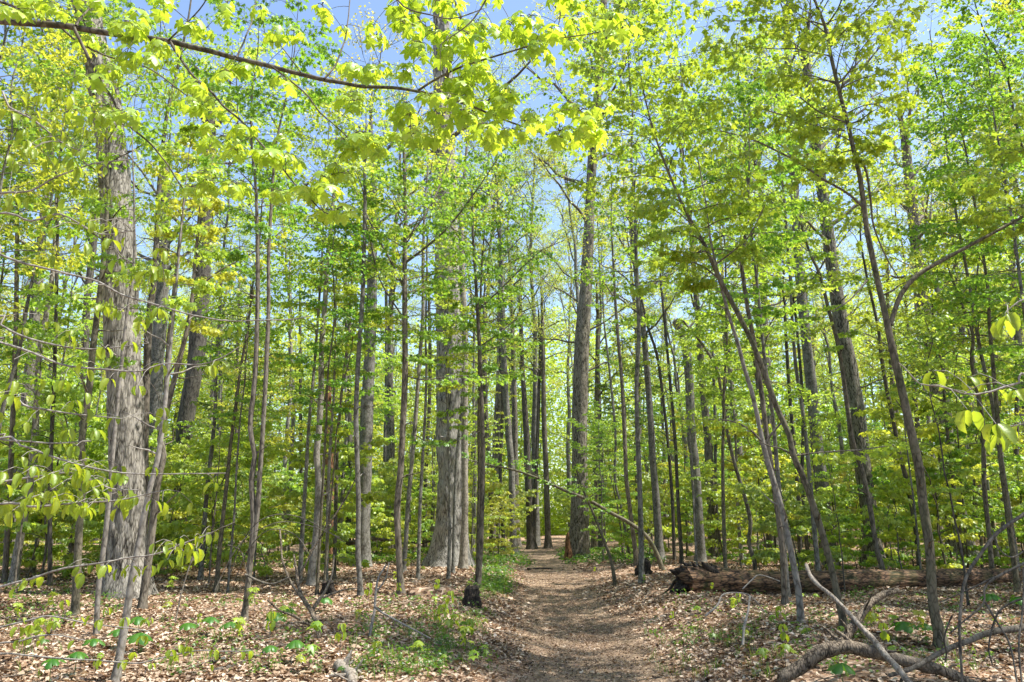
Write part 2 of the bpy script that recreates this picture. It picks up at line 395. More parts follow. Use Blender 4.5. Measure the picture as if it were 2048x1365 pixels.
T_FAR = [(np.array([(0, 0, 0), (.45, .42, a), (1, 0, c), (.5, -.4, a)], float), np.array([(0, 1, 2), (0, 2, 3)])[:, ::-1]) for a, c in ((.10, -.25), (-.08, -.4), (.05, 0.0))]

def put_leaves(buf, templates, pos, xdir, nrm, size, rng):
    n = len(pos)
    if n == 0: return
    X = norm(xdir); Nn = norm(nrm - (nrm * X).sum(-1, keepdims=True) * X); Yv = np.cross(Nn, X)
    which = rng.integers(0, len(templates), n)
    for k, (tv, tf) in enumerate(templates):
        s = which == k; m = int(s.sum())
        if not m: continue
        sz = size[s][:, None, None]
        v = pos[s][:, None, :] + sz * (tv[None, :, 0:1] * X[s][:, None, :] + tv[None, :, 1:2] * Yv[s][:, None, :] + tv[None, :, 2:3] * Nn[s][:, None, :])
        f = tf[None] + (np.arange(m) * len(tv))[:, None, None]
        buf.add(v.reshape(-1, 3), f.reshape(-1, 3))

# ------------------------------------------------------------------ branching
def interp_lines(L, t):
    """points and tangents on polylines L (n,k,3) at parameters t (n,j)"""
    n, k, _ = L.shape; u = np.clip(t, 0, 0.9999) * (k - 1); i = np.floor(u).astype(int); f = (u - i)[..., None]
    r = np.arange(n)[:, None]
    a, b_ = L[r, i], L[r, i + 1]
    return a * (1 - f) + b_ * f, norm(b_ - a)

def sprout(P0, D, L, k, rng, droop=0.1, wob=0.06):
    t = np.linspace(0, 1, k)[None, :, None]; L = np.asarray(L)[:, None, None]
    p = P0[:, None, :] + norm(D)[:, None, :] * L * t
    p[..., 2] -= (droop * L * t ** 2)[..., 0]
    w_ = rng.normal(0, 1, p.shape).cumsum(1) * wob * L / k; w_ -= w_[:, :1]
    return p + w_

def children(Ls, lens, j, t0, rng, ang=(35, 65), ratio=0.45, flat=0.75, k=4, droop=0.12, lift=0.0, taper=0.55, wob=0.06):
    """j side shoots on each polyline, alternating left and right"""
    n = len(Ls)
    t = t0 + (1 - t0) * (np.arange(j)[None] + rng.uniform(0.1, 0.9, (n, j))) / j
    p, tg = interp_lines(Ls, t)
    side = np.where((np.arange(j) % 2)[None] == 0, 1.0, -1.0) * np.ones((n, 1))
    h = np.stack([-tg[..., 1], tg[..., 0], 0 * tg[..., 0]], -1); h = norm(h + 1e-6)
    roll = rng.normal(0, 1 - flat, (n, j))[..., None] * 1.3
    sd = h * side[..., None] * np.cos(roll) + np.array([0, 0, 1.0]) * np.sin(roll)
    a = np.radians(rng.uniform(*ang, (n, j)))[..., None]
    d = tg * np.cos(a) + sd * np.sin(a); d[..., 2] = d[..., 2] * (0.45 if flat > 0.6 else 1.0) + lift
    ln = lens[:, None] * ratio * (1 - taper * t) * rng.uniform(0.7, 1.25, (n, j))
    q = sprout(p.reshape(-1, 3), d.reshape(-1, 3), ln.reshape(-1), k, rng, droop, wob)
    return q, ln.reshape(-1)

def leaves_on(buf, Ls, lens, per_m, size, templates, rng, droop=0.35, spread=0.04, kmin=2, clump=1, t0=0.15):
    n = np.maximum(kmin, np.round(lens * per_m + rng.uniform(-0.5, 0.5, len(lens))).astype(int))
    K = int(n.max()); t = t0 + (1 - t0) * rng.uniform(0, 1, (len(Ls), K)); t[:, 0] = 0.985
    p, tg = interp_lines(Ls, t)
    ok = (np.arange(K)[None] < n[:, None])
    p, tg = p[ok], tg[ok]
    if clump > 1:
        p = np.repeat(p, clump, 0); tg = np.repeat(tg, clump, 0)
    m = len(p)
    p = p + rng.normal(0, spread, (m, 3)) * [1, 1, 0.6]
    h = norm(np.stack([-tg[:, 1], tg[:, 0], 0 * tg[:, 0]], -1) + 1e-6) * rng.choice([-1, 1], m)[:, None]
    x = tg * rng.uniform(0.0, 0.9, (m, 1)) + h * rng.uniform(0.3, 1.0, (m, 1)) + rng.normal(0, 0.25, (m, 3))
    x[:, 2] = x[:, 2] * 0.5 - droop * rng.uniform(0.3, 1.4, m)
    nr = np.array([0, 0, 1.0]) + rng.normal(0, 0.38, (m, 3))
    put_leaves(buf, templates, p, x, nr, size * rng.uniform(0.65, 1.25, m), rng)

def trunk_tube(buf, line, rad, ns, rng, rough=0.03, flare=0.5, style=None):
    """line (k,3), rad (k): a trunk with a root flare and an uneven surface"""
    k = len(line); z = line[:, 2] - line[0, 2]
    th = np.linspace(0, 2 * np.pi, ns, endpoint=False)
    sd = int(rng.integers(1, 9999))
    s = np.concatenate([[0], np.cumsum(np.linalg.norm(np.diff(line, axis=0), axis=1))])
    lob = 1 + 0.35 * np.sin(th * 5 + rng.uniform(0, 6))[None] * 0.6 + 0.25 * np.sin(th * 3 + rng.uniform(0, 6))[None]
    fl = flare * np.exp(-s / (1.6 * rad[0] + 0.02))[:, None] * lob
    per = lambda fx, fz, q: vnoise_per(th, s, fx, fz, sd + q)
    if style == 'shag':
        n1 = per(22, 2.6, 1); n2 = per(40, 4.0, 2); n3 = per(7, 0.8, 3)
        d = 0.11 * (np.clip(n1 * 1.6 - 0.3, 0, 1) - 0.5) + 0.05 * (n2 - 0.5) + 0.10 * (n3 - 0.5)
    elif style == 'oak':
        n1 = np.abs(per(20, 5.0, 1) - 0.5) * 2; n3 = per(5, 0.7, 3)
        d = 0.07 * (np.minimum(n1, 0.5) - 0.25) + 0.07 * (n3 - 0.5)
    else:
        d = rough * 2 * (per(4, 1.5, 1) - 0.5) + rough * (per(9, 6.0, 2) - 0.5)
    r = rad[:, None] * (1 + fl + d)
    tan = norm(np.gradient(line, axis=0)); a = norm(np.cross(tan, np.array([[0, 1.0, 0]]) if abs(tan[:, 1].mean()) < 0.8 else np.array([[1.0, 0, 0]]))); b_ = np.cross(tan, a)
    v = line[:, None, :] + r[..., None] * (np.cos(th)[None, :, None] * a[:, None] + np.sin(th)[None, :, None] * b_[:, None])
    i = (np.arange(k - 1)[:, None] * ns + np.arange(ns)[None]).reshape(-1); j = (np.arange(k - 1)[:, None] * ns + (np.arange(ns)[None] + 1) % ns).reshape(-1)
    buf.add(v.reshape(-1, 3), np.stack([i, j, j + ns, i + ns], -1))

def vnoise_per(th, s, fx, fz, seed):
    """value noise round a trunk: fx cells round, fz cells per metre"""
    x = th / (2 * np.pi) * fx; xi = np.floor(x).astype(int); f = x - xi; f = f * f * (3 - 2 * f)
    z = s * fz; zi = np.floor(z).astype(int); g = z - zi; g = g * g * (3 - 2 * g)
    rg = np.random.default_rng(seed).uniform(0, 1, (zi.max() + 2, fx))
    A = rg[zi][:, xi % fx] * (1 - f) + rg[zi][:, (xi + 1) % fx] * f
    B = rg[zi + 1][:, xi % fx] * (1 - f) + rg[zi + 1][:, (xi + 1) % fx] * f
    return A * (1 - g)[:, None] + B * g[:, None]

def crown(line, rad, rng, kind, h0, n_limbs, Lmax, wood, leaf, lsize, dens, templates, detail=1.0):
    """limbs, twigs and leaves on a trunk line; h0 = fraction of the line where limbs start"""
    K = len(line); t = h0 + (1 - h0) * ((np.arange(n_limbs) + rng.uniform(0, 1, n_limbs)) / n_limbs) ** 0.9
    t = np.clip(t, 0, 0.995)
    p, tg = interp_lines(line[None], t[None]); p, tg = p[0], tg[0]
    r_at = np.interp(t * (K - 1), np.arange(K), rad)
    az = np.arange(n_limbs) * 2.39996 + rng.uniform(0, 6.28) + rng.normal(0, 0.4, n_limbs)
    u = (t - h0) / (1 - h0 + 1e-6)
    if kind == 'canopy':
        el = np.radians(25 + 40 * u + rng.normal(0, 8, n_limbs)); Ln = Lmax * (0.55 + 0.6 * np.sin(np.pi * (0.15 + 0.75 * u))) * rng.uniform(0.7, 1.15, n_limbs) * 0.8
        D = np.stack([np.cos(az) * np.cos(el), np.sin(az) * np.cos(el), np.sin(el)], -1)
        limbs = sprout(p, D, Ln, 7, rng, 0.05, 0.22)
        tubes(wood, limbs, np.minimum(r_at * 0.5, Ln * 0.02)[:, None] * np.linspace(1, 0.22, 7)[None], 5)
        sub, sl_ = children(limbs, Ln, 8, 0.2, rng, (30, 60), 0.5, 0.3, 5, -0.05, 0.15, wob=0.2)
        tubes(wood, sub, (sl_ * 0.011)[:, None] * np.linspace(1, 0.25, 5)[None], 3)
        tw, tl = children(sub, sl_, int(5 * detail), 0.15, rng, (25, 65), 0.5, 0.2, 4, 0.0, 0.1, wob=0.15)
        tubes(wood, tw, (tl * 0.008 + 0.002)[:, None] * np.linspace(1, 0.4, 4)[None], 3)
        leaves_on(leaf, tw, tl, dens, lsize, templates, rng, 0.3, 0.09, 2)
        return
    if kind == 'beech': el = np.radians(12 + 35 * u + rng.normal(0, 8, n_limbs)); dr = 0.12
    else: el = np.radians(10 + 50 * u + rng.normal(0, 8, n_limbs)); dr = 0.25
    Ln = Lmax * np.clip(0.35 + 1.5 * u * (1.25 - u), 0.22, 1.0) * rng.uniform(0.65, 1.15, n_limbs) * np.where(u > 0.85, 0.6, 1.0)
    D = np.stack([np.cos(az) * np.cos(el), np.sin(az) * np.cos(el), np.sin(el)], -1)
    limbs = sprout(p, D, Ln, 7, rng, dr, 0.10)
    tubes(wood, limbs, np.minimum(r_at * 0.45, 0.004 + Ln * 0.0075)[:, None] * np.linspace(1, 0.25, 7)[None], 5)
    sub, sl_ = children(limbs, Ln, max(4, int(7 * detail)), 0.18, rng, (35, 62), 0.52, 0.88, 5, 0.10, wob=0.12)
    tubes(wood, sub, (0.002 + sl_ * 0.005)[:, None] * np.linspace(1, 0.3, 5)[None], 3)
    tw, tl = children(sub, sl_, max(3, int(5 * detail)), 0.2, rng, (30, 65), 0.5, 0.85, 4, 0.15, wob=0.12)
    tubes(wood, tw, np.full(len(tw), 0.0018)[:, None] * np.linspace(1, 0.6, 4)[None] + tl[:, None] * 0.002, 3)
    leaves_on(leaf, tw, tl, dens, lsize, templates, rng, 0.35, 0.03, 2)
    leaves_on(leaf, sub, sl_, dens * 0.5, lsize, templates, rng, 0.35, 0.03, 2, 1, 0.4)
    leaves_on(leaf, limbs, Ln, dens * 0.3, lsize, templates, rng, 0.35, 0.03, 1, 1, 0.5)

# ------------------------------------------------------------------ the trees traced one by one
def world_line(pts, Y=None, top=None, rng=RNG, lean_y=0.0):
    """photo points (x, y, width) -> world line and radii; the foot stands on the ground seen there"""
    pts = np.array(pts, float)
    if Y is None: g = G(pts[0, 0], pts[0, 1]); Y = g[1]
    L = []
    for i, (x, y, w_) in enumerate(pts):
        p = P(x, y, Y); s = Y / ray(x, y)[1]
        L.append([*p, 0.5 * w_ * s])
    L = np.array(L)
    L[:, 1] += lean_y * (L[:, 2] - L[0, 2])
    g0 = float(gz(L[0, 0], L[0, 1]))
    if L[0, 2] > g0 + 0.05 or L[0, 2] < g0 - 0.3: L = np.vstack([[L[0, 0], L[0, 1], g0, L[0, 3] * 1.05], L]) if L[0, 2] > g0 else L
    L[0, 2] = min(L[0, 2], g0) - 0.06
    if top is not None and top > L[-1, 2] + 0.3:
        d = L[-1, :3] - L[-2, :3]; d /= np.linalg.norm(d); p = L[-1].copy(); r0 = p[3]; z0 = p[2]
        ext = []
        while p[2] < top:
            d = d * 0.8 + np.array([0, 0, 0.25]) + rng.normal(0, 0.05, 3); d /= np.linalg.norm(d)
            p = p.copy(); p[:3] += d * max(0.5, (top - z0) / 8); p[3] = r0 * max(0.1, 1 - 0.92 * (p[2] - z0) / (top - z0)); ext.append(p)
        L = np.vstack([L, ext])
    return L

PLACED = []          # (x, y, radius) of what stands already
LANDMARKS = []

def tree(name, label, cat, bark, pts, Y=None, top=None, cr=None, stems=(), branches=(), style=None, ns=12, step=0.3, flare=0.5, group=None, seed=0, mark=None, twigmat='twig', lean_y=0.0, cut=False):
    rng = np.random.default_rng(seed + 11)
    L = smooth_line(world_line(pts, Y, top, rng, lean_y), step)
    Yb = L[0, 1]
    root = thing(name, label, cat, L[0, :3] + [0, 0, 0.06], group)
    tb = Buf(); trunk_tube(tb, L[:, :3], L[:, 3], ns, rng, 0.06, flare, style)
    for _ in range(0 if cut else int(rng.integers(3, 8))):     # dead stubs and broken twigs
        q = int(rng.integers(len(L) // 8, max(len(L) // 8 + 1, int(len(L) * .7)))); az = rng.uniform(0, 6.28); ln = rng.uniform(.08, .55) * (1 if style is None else 1.6)
        dv = np.array([math.cos(az), math.sin(az), rng.uniform(.1, .8)]); p = L[q, :3] + dv[None] * np.linspace(L[q, 3] * .5, L[q, 3] + ln, 4)[:, None] + rng.normal(0, .012, (4, 3)); p[0] = L[q, :3]
        tubes(tb, p[None], (min(.03, .006 + L[q, 3] * .16) * np.array([1.3, 1, .75, .35]))[None], 5)
    if cut: end_cap(tb, L[-1, :3], L[-1, :3] - L[-2, :3], L[-1, 3], 12, rng)
    lines = [L]
    if cr and Yb > 27: cr = dict(cr, dens=cr['dens'] * (.5 if cr['kind'] != 'canopy' else .7))
    wood = Buf(); leaf = Buf()
    for st in stems:                                     # further stems of the same tree, traced the same way
        S = []
        for (x, y, w_) in st['pts']:
            s = Yb / ray(x, y)[1]; S.append([*P(x, y, Yb), 0.5 * w_ * s])
        S = np.array(S); S[:, 1] += lean_y * (S[:, 2] - L[0, 2])
        if st.get('top'):
            d = S[-1, :3] - S[-2, :3]; d /= np.linalg.norm(d); p = S[-1].copy(); r0, z0 = p[3], p[2]; ext = []
            while p[2] < st['top']:
                d = d * 0.85 + [0, 0, 0.18] + rng.normal(0, 0.04, 3); d /= np.linalg.norm(d); p = p.copy(); p[:3] += d * 0.6
                p[3] = r0 * max(0.12, 1 - 0.9 * (p[2] - z0) / (st['top'] - z0)); ext.append(p)
            S = np.vstack([S] + ([ext] if ext else []))
        S = smooth_line(S, 0.2)
        trunk_tube(tb, S[:, :3], S[:, 3], max(6, ns - 2), rng, 0.02, st.get('flare', 0.0))
        lines.append(S)
    limb_bufs = []
    for br in branches:                                  # traced limbs: a depth drift dy lets them leave the picture plane
        S = []; n = len(br['pts'])
        for q, (x, y, w_) in enumerate(br['pts']):
            Yq = Yb + lean_y * (P(x, y, Yb)[2] - L[0, 2]) + br.get('dy', 0.0) * q / max(1, n - 1)
            s = Yq / ray(x, y)[1]; S.append([*P(x, y, Yq), 0.5 * w_ * s])
        S = smooth_line(np.array(S), 0.12)
        lb = Buf(); limb_bufs.append(lb)
        tubes(lb, S[None, :, :3], S[None, :, 3], 6)
        if cr and br.get('leafy', True):
            ln = np.array([np.linalg.norm(np.diff(S[:, :3], axis=0), axis=1).sum()])
            idx = np.linspace(0, len(S) - 1, 7).round().astype(int); Lb = S[None, idx, :3]
            sub, sl_ = children(Lb, ln, int(4 + ln[0] * 2.2), 0.15, rng, (35, 65), 0.32, 0.85, 5, 0.1, wob=0.12)
            tubes(lb, sub, (0.0015 + sl_ * 0.004)[:, None] * np.linspace(1, 0.3, 5)[None], 3)
            tw, tl = children(sub, sl_, 4, 0.2, rng, (30, 65), 0.55, 0.85, 4, 0.12)
            tubes(lb, tw, np.full(len(tw), 0.0016)[:, None] * np.linspace(1, 0.6, 4)[None], 3)
            for q, l in ((tw, tl), (sub, sl_)): leaves_on(leaf, q, l, cr.get('dens', 8), cr.get('size', 0.09), cr.get('tm', T_MID), rng, 0.35, 0.03, 2)
    if cr:
        for li, Ln in enumerate(lines):
            h0 = cr.get('h0', 0.4)
            n = cr['n'] if li == 0 else max(4, cr['n'] * 2 // 3)
            crown(Ln[:, :3], Ln[:, 3], rng, cr.get('kind', 'maple'), h0, n, cr['L'], wood, leaf, cr.get('size', 0.09), cr.get('dens', 8), cr.get('tm', T_MID), cr.get('detail', 1.0))
    if wood.n and not style:   # slim trees: limbs and twigs stay one piece with the stem they grow from
        tb.v += wood.v
        for q in (3, 4): tb.f[q] += [f + tb.n for f in wood.f[q]]
        tb.n += wood.n; wood = Buf()
    tb.obj('trunk', M[bark], root)
    for lb in limb_bufs: lb.obj('limb', M[twigmat], root)
    if wood.n: wood.obj('branches', M[twigmat], root)
    if leaf.n: leaf.obj('crown', M[cr['mat']], root, smooth=True)
    PLACED.append((L[0, 0], L[0, 1], L[0, 3]))
    if mark: LANDMARKS.append((pts[0][0], mark))
    return root

SAP = dict(kind='maple', n=22, L=2.1, h0=0.36, mat='leaf_mid', size=0.095, dens=17)
def sap(**k): d = dict(SAP); d.update(k); return d
CAN = dict(kind='canopy', n=13, L=6.0, h0=0.5, mat='leaf_can', size=0.10, dens=21, tm=T_FAR)
def can(**k): d = dict(CAN); d.update(k); return d

# --- left side
tree('maple_tree', 'big shaggy grey trunk, thickest on the far left, flared roots in dry leaves', 'tree', 'bark_shag',
     [(257, 1192, 80), (255, 1120, 69), (254, 1000, 65), (254, 855, 67), (244, 655, 63), (237, 455, 60), (222, 300, 57), (207, 180, 54), (174, 27, 50)],
     top=24.0, cr=can(n=13, h0=0.66, dens=12), style='shag', ns=110, step=0.05, flare=0.45, seed=1, mark='the big shaggy left trunk')
tree('beech_tree', 'brown stem pressed close against the right side of the big shaggy left trunk', 'tree', 'bark_brown',
     [(278, 1186, 17), (284, 1100, 16), (290, 1010, 15), (290, 870, 14), (297, 655, 14), (307, 572, 12), (312, 500, 11), (318, 380, 9)], top=17.6, cr=sap(n=14, h0=0.55, mat='leaf_far', kind='beech'), seed=2)
tree('beech_tree', 'pale grey leaning trunk near the left edge, curving right as it rises', 'tree', 'bark_pale',
     [(27, 1170, 17), (36, 1100, 16), (50, 1027, 14), (67, 927, 13), (72, 838, 12), (78, 722, 11), (87, 662, 10), (103, 568, 9), (110, 480, 7)], top=14.9, cr=sap(n=16, h0=0.5, kind='beech', mat='leaf_far'), seed=3)
tree('maple_sapling', 'straight brown sapling in dry leaves just left of the big shaggy trunk', 'tree', 'bark_olive',
     [(150, 1233, 15), (155, 1130, 15), (160, 1037, 14), (167, 943, 14), (163, 888, 13), (177, 788, 13), (187, 688, 12), (200, 588, 11), (207, 522, 10), (214, 420, 8)], top=12.2, cr=sap(), seed=4)
tree('maple_tree', 'dark slim trunk standing behind the straight brown left sapling', 'tree', 'bark_dark',
     [(143, 1108, 16), (158, 1000, 15), (166, 860, 15), (173, 620, 14), (187, 490, 13), (190, 400, 12)], Y=33, top=16.0, cr=can(n=9, L=3), seed=5)
tree('beech_sapling', 'thin pale whitish sapling in front of the big shaggy left trunk', 'tree', 'bark_pale',
     [(193, 1273, 11), (197, 1177, 10), (210, 1077, 10), (220, 977, 9), (228, 880, 8), (240, 760, 7), (255, 620, 6)], top=8.8, cr=sap(n=14, L=1.2, h0=0.5, kind='beech', mat='leaf_beech', tm=T_BEECH, size=0.075, dens=5), seed=6)
tree('maple_sapling', 'forked reddish-tipped sapling right of the big shaggy left trunk', 'tree', 'bark_brown',
     [(283, 1220, 16), (300, 1097, 15), (313, 977, 14), (327, 910, 13), (320, 880, 12), (333, 822, 11), (350, 755, 10), (367, 688, 9), (377, 645, 8), (385, 588, 7), (390, 522, 6), (397, 455, 5)], top=8.4,
     stems=[dict(pts=[(328, 850, 9), (331, 788, 9), (337, 688, 8), (353, 538, 7), (363, 455, 6)], top=8.9)],
     branches=[dict(pts=[(385, 590, 4), (430, 548, 4), (480, 520, 3), (530, 490, 3), (565, 460, 2)], dy=0.3)], cr=sap(n=11, L=1.0, h0=0.6, mat='leaf_far', tm=T_MID, dens=5), seed=7)
tree('maple_sapling', 'nearest slender grey-brown stem rising from the bottom edge, left foreground', 'tree', 'bark_pale',
     [(228, 1372, 16), (253, 1230, 15), (263, 1160, 13), (283, 1060, 12), (300, 977, 11), (317, 910, 10), (331, 800, 8), (345, 650, 6)], top=6.2, cr=sap(n=10, L=0.8, h0=0.6, dens=5, size=0.07), seed=8)
tree('oak_tree', 'thick shaded trunk standing well behind the forked left sapling', 'tree', 'bark_dark',
     [(350, 1122, 36), (362, 1010, 30), (370, 855, 32), (390, 738, 32), (397, 655, 33), (408, 490, 31), (414, 380, 28), (420, 250, 24)], top=24.0, cr=can(), style='oak', ns=48, step=0.15, seed=9)
tree('oak_tree', 'shaded grey trunk half hidden by the forked left sapling', 'tree', 'bark_grey',
     [(333, 1118, 30), (322, 1000, 28), (310, 800, 28), (322, 620, 26), (328, 455, 24), (332, 330, 20)], Y=40, top=22.0, cr=can(n=10), ns=24, seed=10)
tree('maple_tree', 'twin dark stems twisted together from one foot, left of centre', 'tree', 'bark_brown',
     [(487, 1243, 14), (494, 1190, 12), (500, 1127, 12), (507, 1043, 11), (503, 960, 11), (510, 910, 10), (500, 855, 10), (510, 755, 10), (515, 622, 9), (515, 488, 8), (512, 380, 6)], top=11.5,
     stems=[dict(pts=[(497, 1150, 10), (513, 1043, 10), (520, 943, 10), (527, 838, 9), (533, 722, 9), (537, 622, 8), (537, 522, 7), (540, 455, 7), (548, 330, 5)], top=11.5)], cr=sap(n=16, L=1.5, h0=0.5), seed=11, mark='the twin dark stems')
tree('beech_tree', 'pale ringed trunk that kinks gently upward, between twin stems and grey beech', 'tree', 'bark_pale',
     [(621, 1172, 16), (626, 1120, 15), (633, 1060, 14), (637, 960, 13), (633, 910, 13), (637, 872, 12), (642, 788, 12), (643, 705, 11), (650, 605, 10), (655, 522, 9), (662, 455, 8), (668, 380, 6)], top=14.9, cr=sap(n=18, h0=0.5, mat='leaf_far'), seed=12, mark='the pale kinked trunk')
tree('dead_snag', 'reddish-brown rotten snag with a broken top behind the pale kinked trunk', 'dead tree', 'bark_rot',
     [(660, 1112, 20), (659, 1000, 19), (657, 900, 18), (655, 830, 16), (657, 770, 12)], Y=34, ns=30, step=0.1, style='oak', cut=True, seed=13)
tree('maple_sapling', 'thin straight sapling immediately right of the pale kinked trunk', 'tree', 'bark_pale',
     [(653, 1165, 7), (656, 1010, 7), (660, 900, 6), (668, 780, 5), (672, 600, 4)], top=10.8, cr=sap(n=14, L=1.2, h0=0.4), seed=14)
tree('maple_sapling', 'second thin sapling right of the pale kinked trunk, slightly stouter', 'tree', 'bark_brown',
     [(668, 1158, 8), (671, 1050, 8), (674, 910, 7), (682, 800, 6), (700, 640, 5)], top=11.5, cr=sap(n=14, L=1.3, h0=0.4), seed=15)
tree('beech_sapling', 'dark smooth stem with wavy foot in front of the grey beech', 'tree', 'bark_grey',
     [(722, 1195, 12), (719, 1150, 11), (716, 1100, 11), (717, 1010, 10), (714, 910, 10), (712, 820, 10), (718, 700, 9), (725, 600, 9), (728, 500, 8), (730, 400, 7), (729, 300, 5)], top=12.2, cr=sap(n=16, L=1.6, h0=0.5, mat='leaf_far'), seed=16)
tree('beech_tree', 'stout smooth grey beech left of the shaggy centre trunk', 'tree', 'bark_grey',
     [(724, 1132, 40), (726, 1110, 28), (728, 1010, 26), (732, 888, 26), (735, 788, 24), (740, 700, 22), (744, 560, 20), (746, 400, 17)], top=20.0, cr=can(n=11, L=4.5, h0=0.5), ns=28, step=0.15, flare=0.2, seed=17, mark='the smooth grey beech')
tree('maple_tree', 'dark straight maple with forked upswept limbs, alone left of the centre trunk', 'tree', 'bark_brown',
     [(803, 1192, 16), (800, 1150, 13), (797, 1093, 13), (794, 1020, 13), (801, 943, 12), (803, 910, 12), (805, 872, 12), (810, 755, 12), (810, 655, 11), (809, 555, 10), (811, 455, 8), (810, 400, 7), (808, 300, 6)], top=11.2,
     branches=[dict(pts=[(813, 524, 6), (845, 500, 5), (896, 455, 4), (950, 385, 3), (1000, 310, 2)], dy=-0.8), dict(pts=[(808, 575, 5), (780, 520, 4), (750, 465, 4), (715, 390, 3), (690, 330, 2)], dy=0.9),
               dict(pts=[(811, 480, 5), (850, 430, 4), (880, 370, 3), (905, 300, 2)], dy=1.2), dict(pts=[(809, 640, 4), (760, 560, 3), (740, 480, 3), (725, 420, 2)], dy=-1.0),
               dict(pts=[(811, 752, 3), (850, 760, 3), (920, 752, 2), (1000, 758, 2)], dy=-0.6)],
     cr=sap(n=32, L=1.9, h0=0.5, mat='leaf_green', dens=14), seed=18, mark='the dark straight maple')
tree('beech_tree', 'thin pale stem leaning right just behind the dark straight maple', 'tree', 'bark_pale',
     [(807, 1145, 10), (812, 1080, 9), (816, 1010, 9), (825, 910, 8), (830, 855, 8), (838, 738, 8), (846, 622, 7), (846, 522, 6), (850, 400, 5)], top=16.2, cr=sap(n=16, h0=0.45, mat='leaf_far'), seed=19)
tree('hickory_tree', 'great shaggy-barked trunk in the centre, left of the trail', 'tree', 'bark_shag_pale',
     [(900, 1132, 78), (902, 1090, 62), (905, 1010, 58), (905, 872, 62), (903, 722, 60), (900, 622, 56), (895, 538, 50), (891, 400, 44), (886, 167, 36), (882, 0, 30)], top=27.0, cr=can(n=13, h0=0.58, L=6.5, dens=13),
     style='shag', ns=100, step=0.07, flare=0.4, seed=20, mark='the shaggy centre trunk')
tree('maple_tree', 'smooth pale companion trunk touching the shaggy centre trunk on its right', 'tree', 'bark_pale',
     [(927, 1126, 17), (929, 1060, 14), (930, 1010, 13), (929, 880, 13), (930, 700, 13), (925, 560, 12), (922, 430, 10)], Y=29.5, top=18.0, cr=can(n=9, L=3.5), seed=21)
tree('maple_sapling', 'thin left-hand stem of the pair in front of the shaggy centre trunk', 'tree', 'bark_grey',
     [(897, 1160, 8), (899, 1080, 7), (900, 1000, 6), (897, 880, 5), (893, 780, 4)], top=8.1, cr=sap(n=11, L=1.0, h0=0.4, dens=6), seed=22)
tree('maple_sapling', 'thin right-hand stem of the pair in front of the shaggy centre trunk', 'tree', 'bark_grey',
     [(906, 1148, 8), (908, 1070, 7), (911, 960, 6), (918, 860, 5), (925, 780, 4)], top=8.8, cr=sap(n=11, L=1.0, h0=0.4, dens=6), seed=23)
tree('maple_sapling', 'dark slender sapling beside a black stump at the left trail edge', 'tree', 'bark_brown',
     [(955, 1178, 13), (960, 1120, 11), (963, 1043, 10), (966, 910, 9), (965, 855, 8), (960, 722, 8), (955, 622, 7), (950, 538, 6), (946, 472, 5), (944, 380, 4)], top=10.5,
     branches=[dict(pts=[(956, 620, 4), (1000, 580, 3), (1050, 530, 3), (1085, 500, 2)], dy=-0.6), dict(pts=[(965, 690, 3), (1000, 665, 3), (1050, 625, 2)], dy=0.7), dict(pts=[(966, 860, 3), (920, 880, 2), (860, 885, 2), (830, 870, 2)], dy=-0.5)],
     cr=sap(n=19, L=1.6, h0=0.5, mat='leaf_green'), seed=24, mark='the slender trailside sapling')
# --- round the far end of the trail
tree('beech_tree', 'smooth grey trunk left of where the trail fades out', 'tree', 'bark_grey',
     [(1027, 1105, 18), (1026, 1070, 14), (1023, 943, 13), (1016, 855, 13), (1008, 722, 11), (1005, 622, 10), (1002, 480, 8)], Y=46, top=19.0, cr=can(n=10, L=4), seed=25, mark='the trail end')
tree('maple_tree', 'dull brown trunk left of the smooth grey one near the trail end', 'tree', 'bark_brown',
     [(986, 1100, 14), (985, 1043, 11), (978, 920, 10), (973, 855, 9), (968, 700, 8)], Y=44, top=17.0, cr=can(n=9, L=3.5), seed=26)
tree('oak_tree', 'dark double trunk rising beyond the end of the trail', 'tree', 'bark_dark',
     [(1063, 1094, 18), (1060, 1043, 15), (1055, 940, 14), (1053, 872, 13), (1046, 755, 9), (1040, 600, 8)], Y=56, top=20.0, stems=[dict(pts=[(1066, 1085, 9), (1070, 1000, 8), (1076, 850, 7), (1080, 700, 6)], top=18.0)], cr=can(n=8, L=4), seed=27)
tree('oak_tree', 'dark trunk beyond the trail end, just left of the furrowed oak', 'tree', 'bark_brown',
     [(1097, 1094, 14), (1095, 1043, 12), (1092, 940, 11), (1088, 838, 10), (1085, 650, 8)], Y=56, top=20.0, cr=can(n=9, L=4), seed=28)
tree('oak_tree', 'tall furrowed brown oak standing right beside the far trail', 'tree', 'bark_oak',
     [(1155, 1109, 44), (1158, 1050, 36), (1159, 993, 33), (1159, 888, 30), (1160, 805, 31), (1165, 672, 29), (1171, 588, 25), (1178, 455, 21), (1186, 300, 18), (1203, 100, 14), (1208, 0, 12)], Y=41, top=30.0, cr=can(n=16, L=7, h0=0.5, dens=40), style='oak', ns=90, step=0.09, flare=0.12, seed=29, mark='the furrowed trailside oak')
tree('dead_snag', 'small reddish rotten stub against the left foot of the furrowed oak', 'dead tree', 'bark_rot',
     [(1137, 1107, 14), (1136, 1092, 11), (1135, 1076, 8), (1136, 1066, 4)], Y=40, ns=14, step=0.05, cut=True, seed=30)
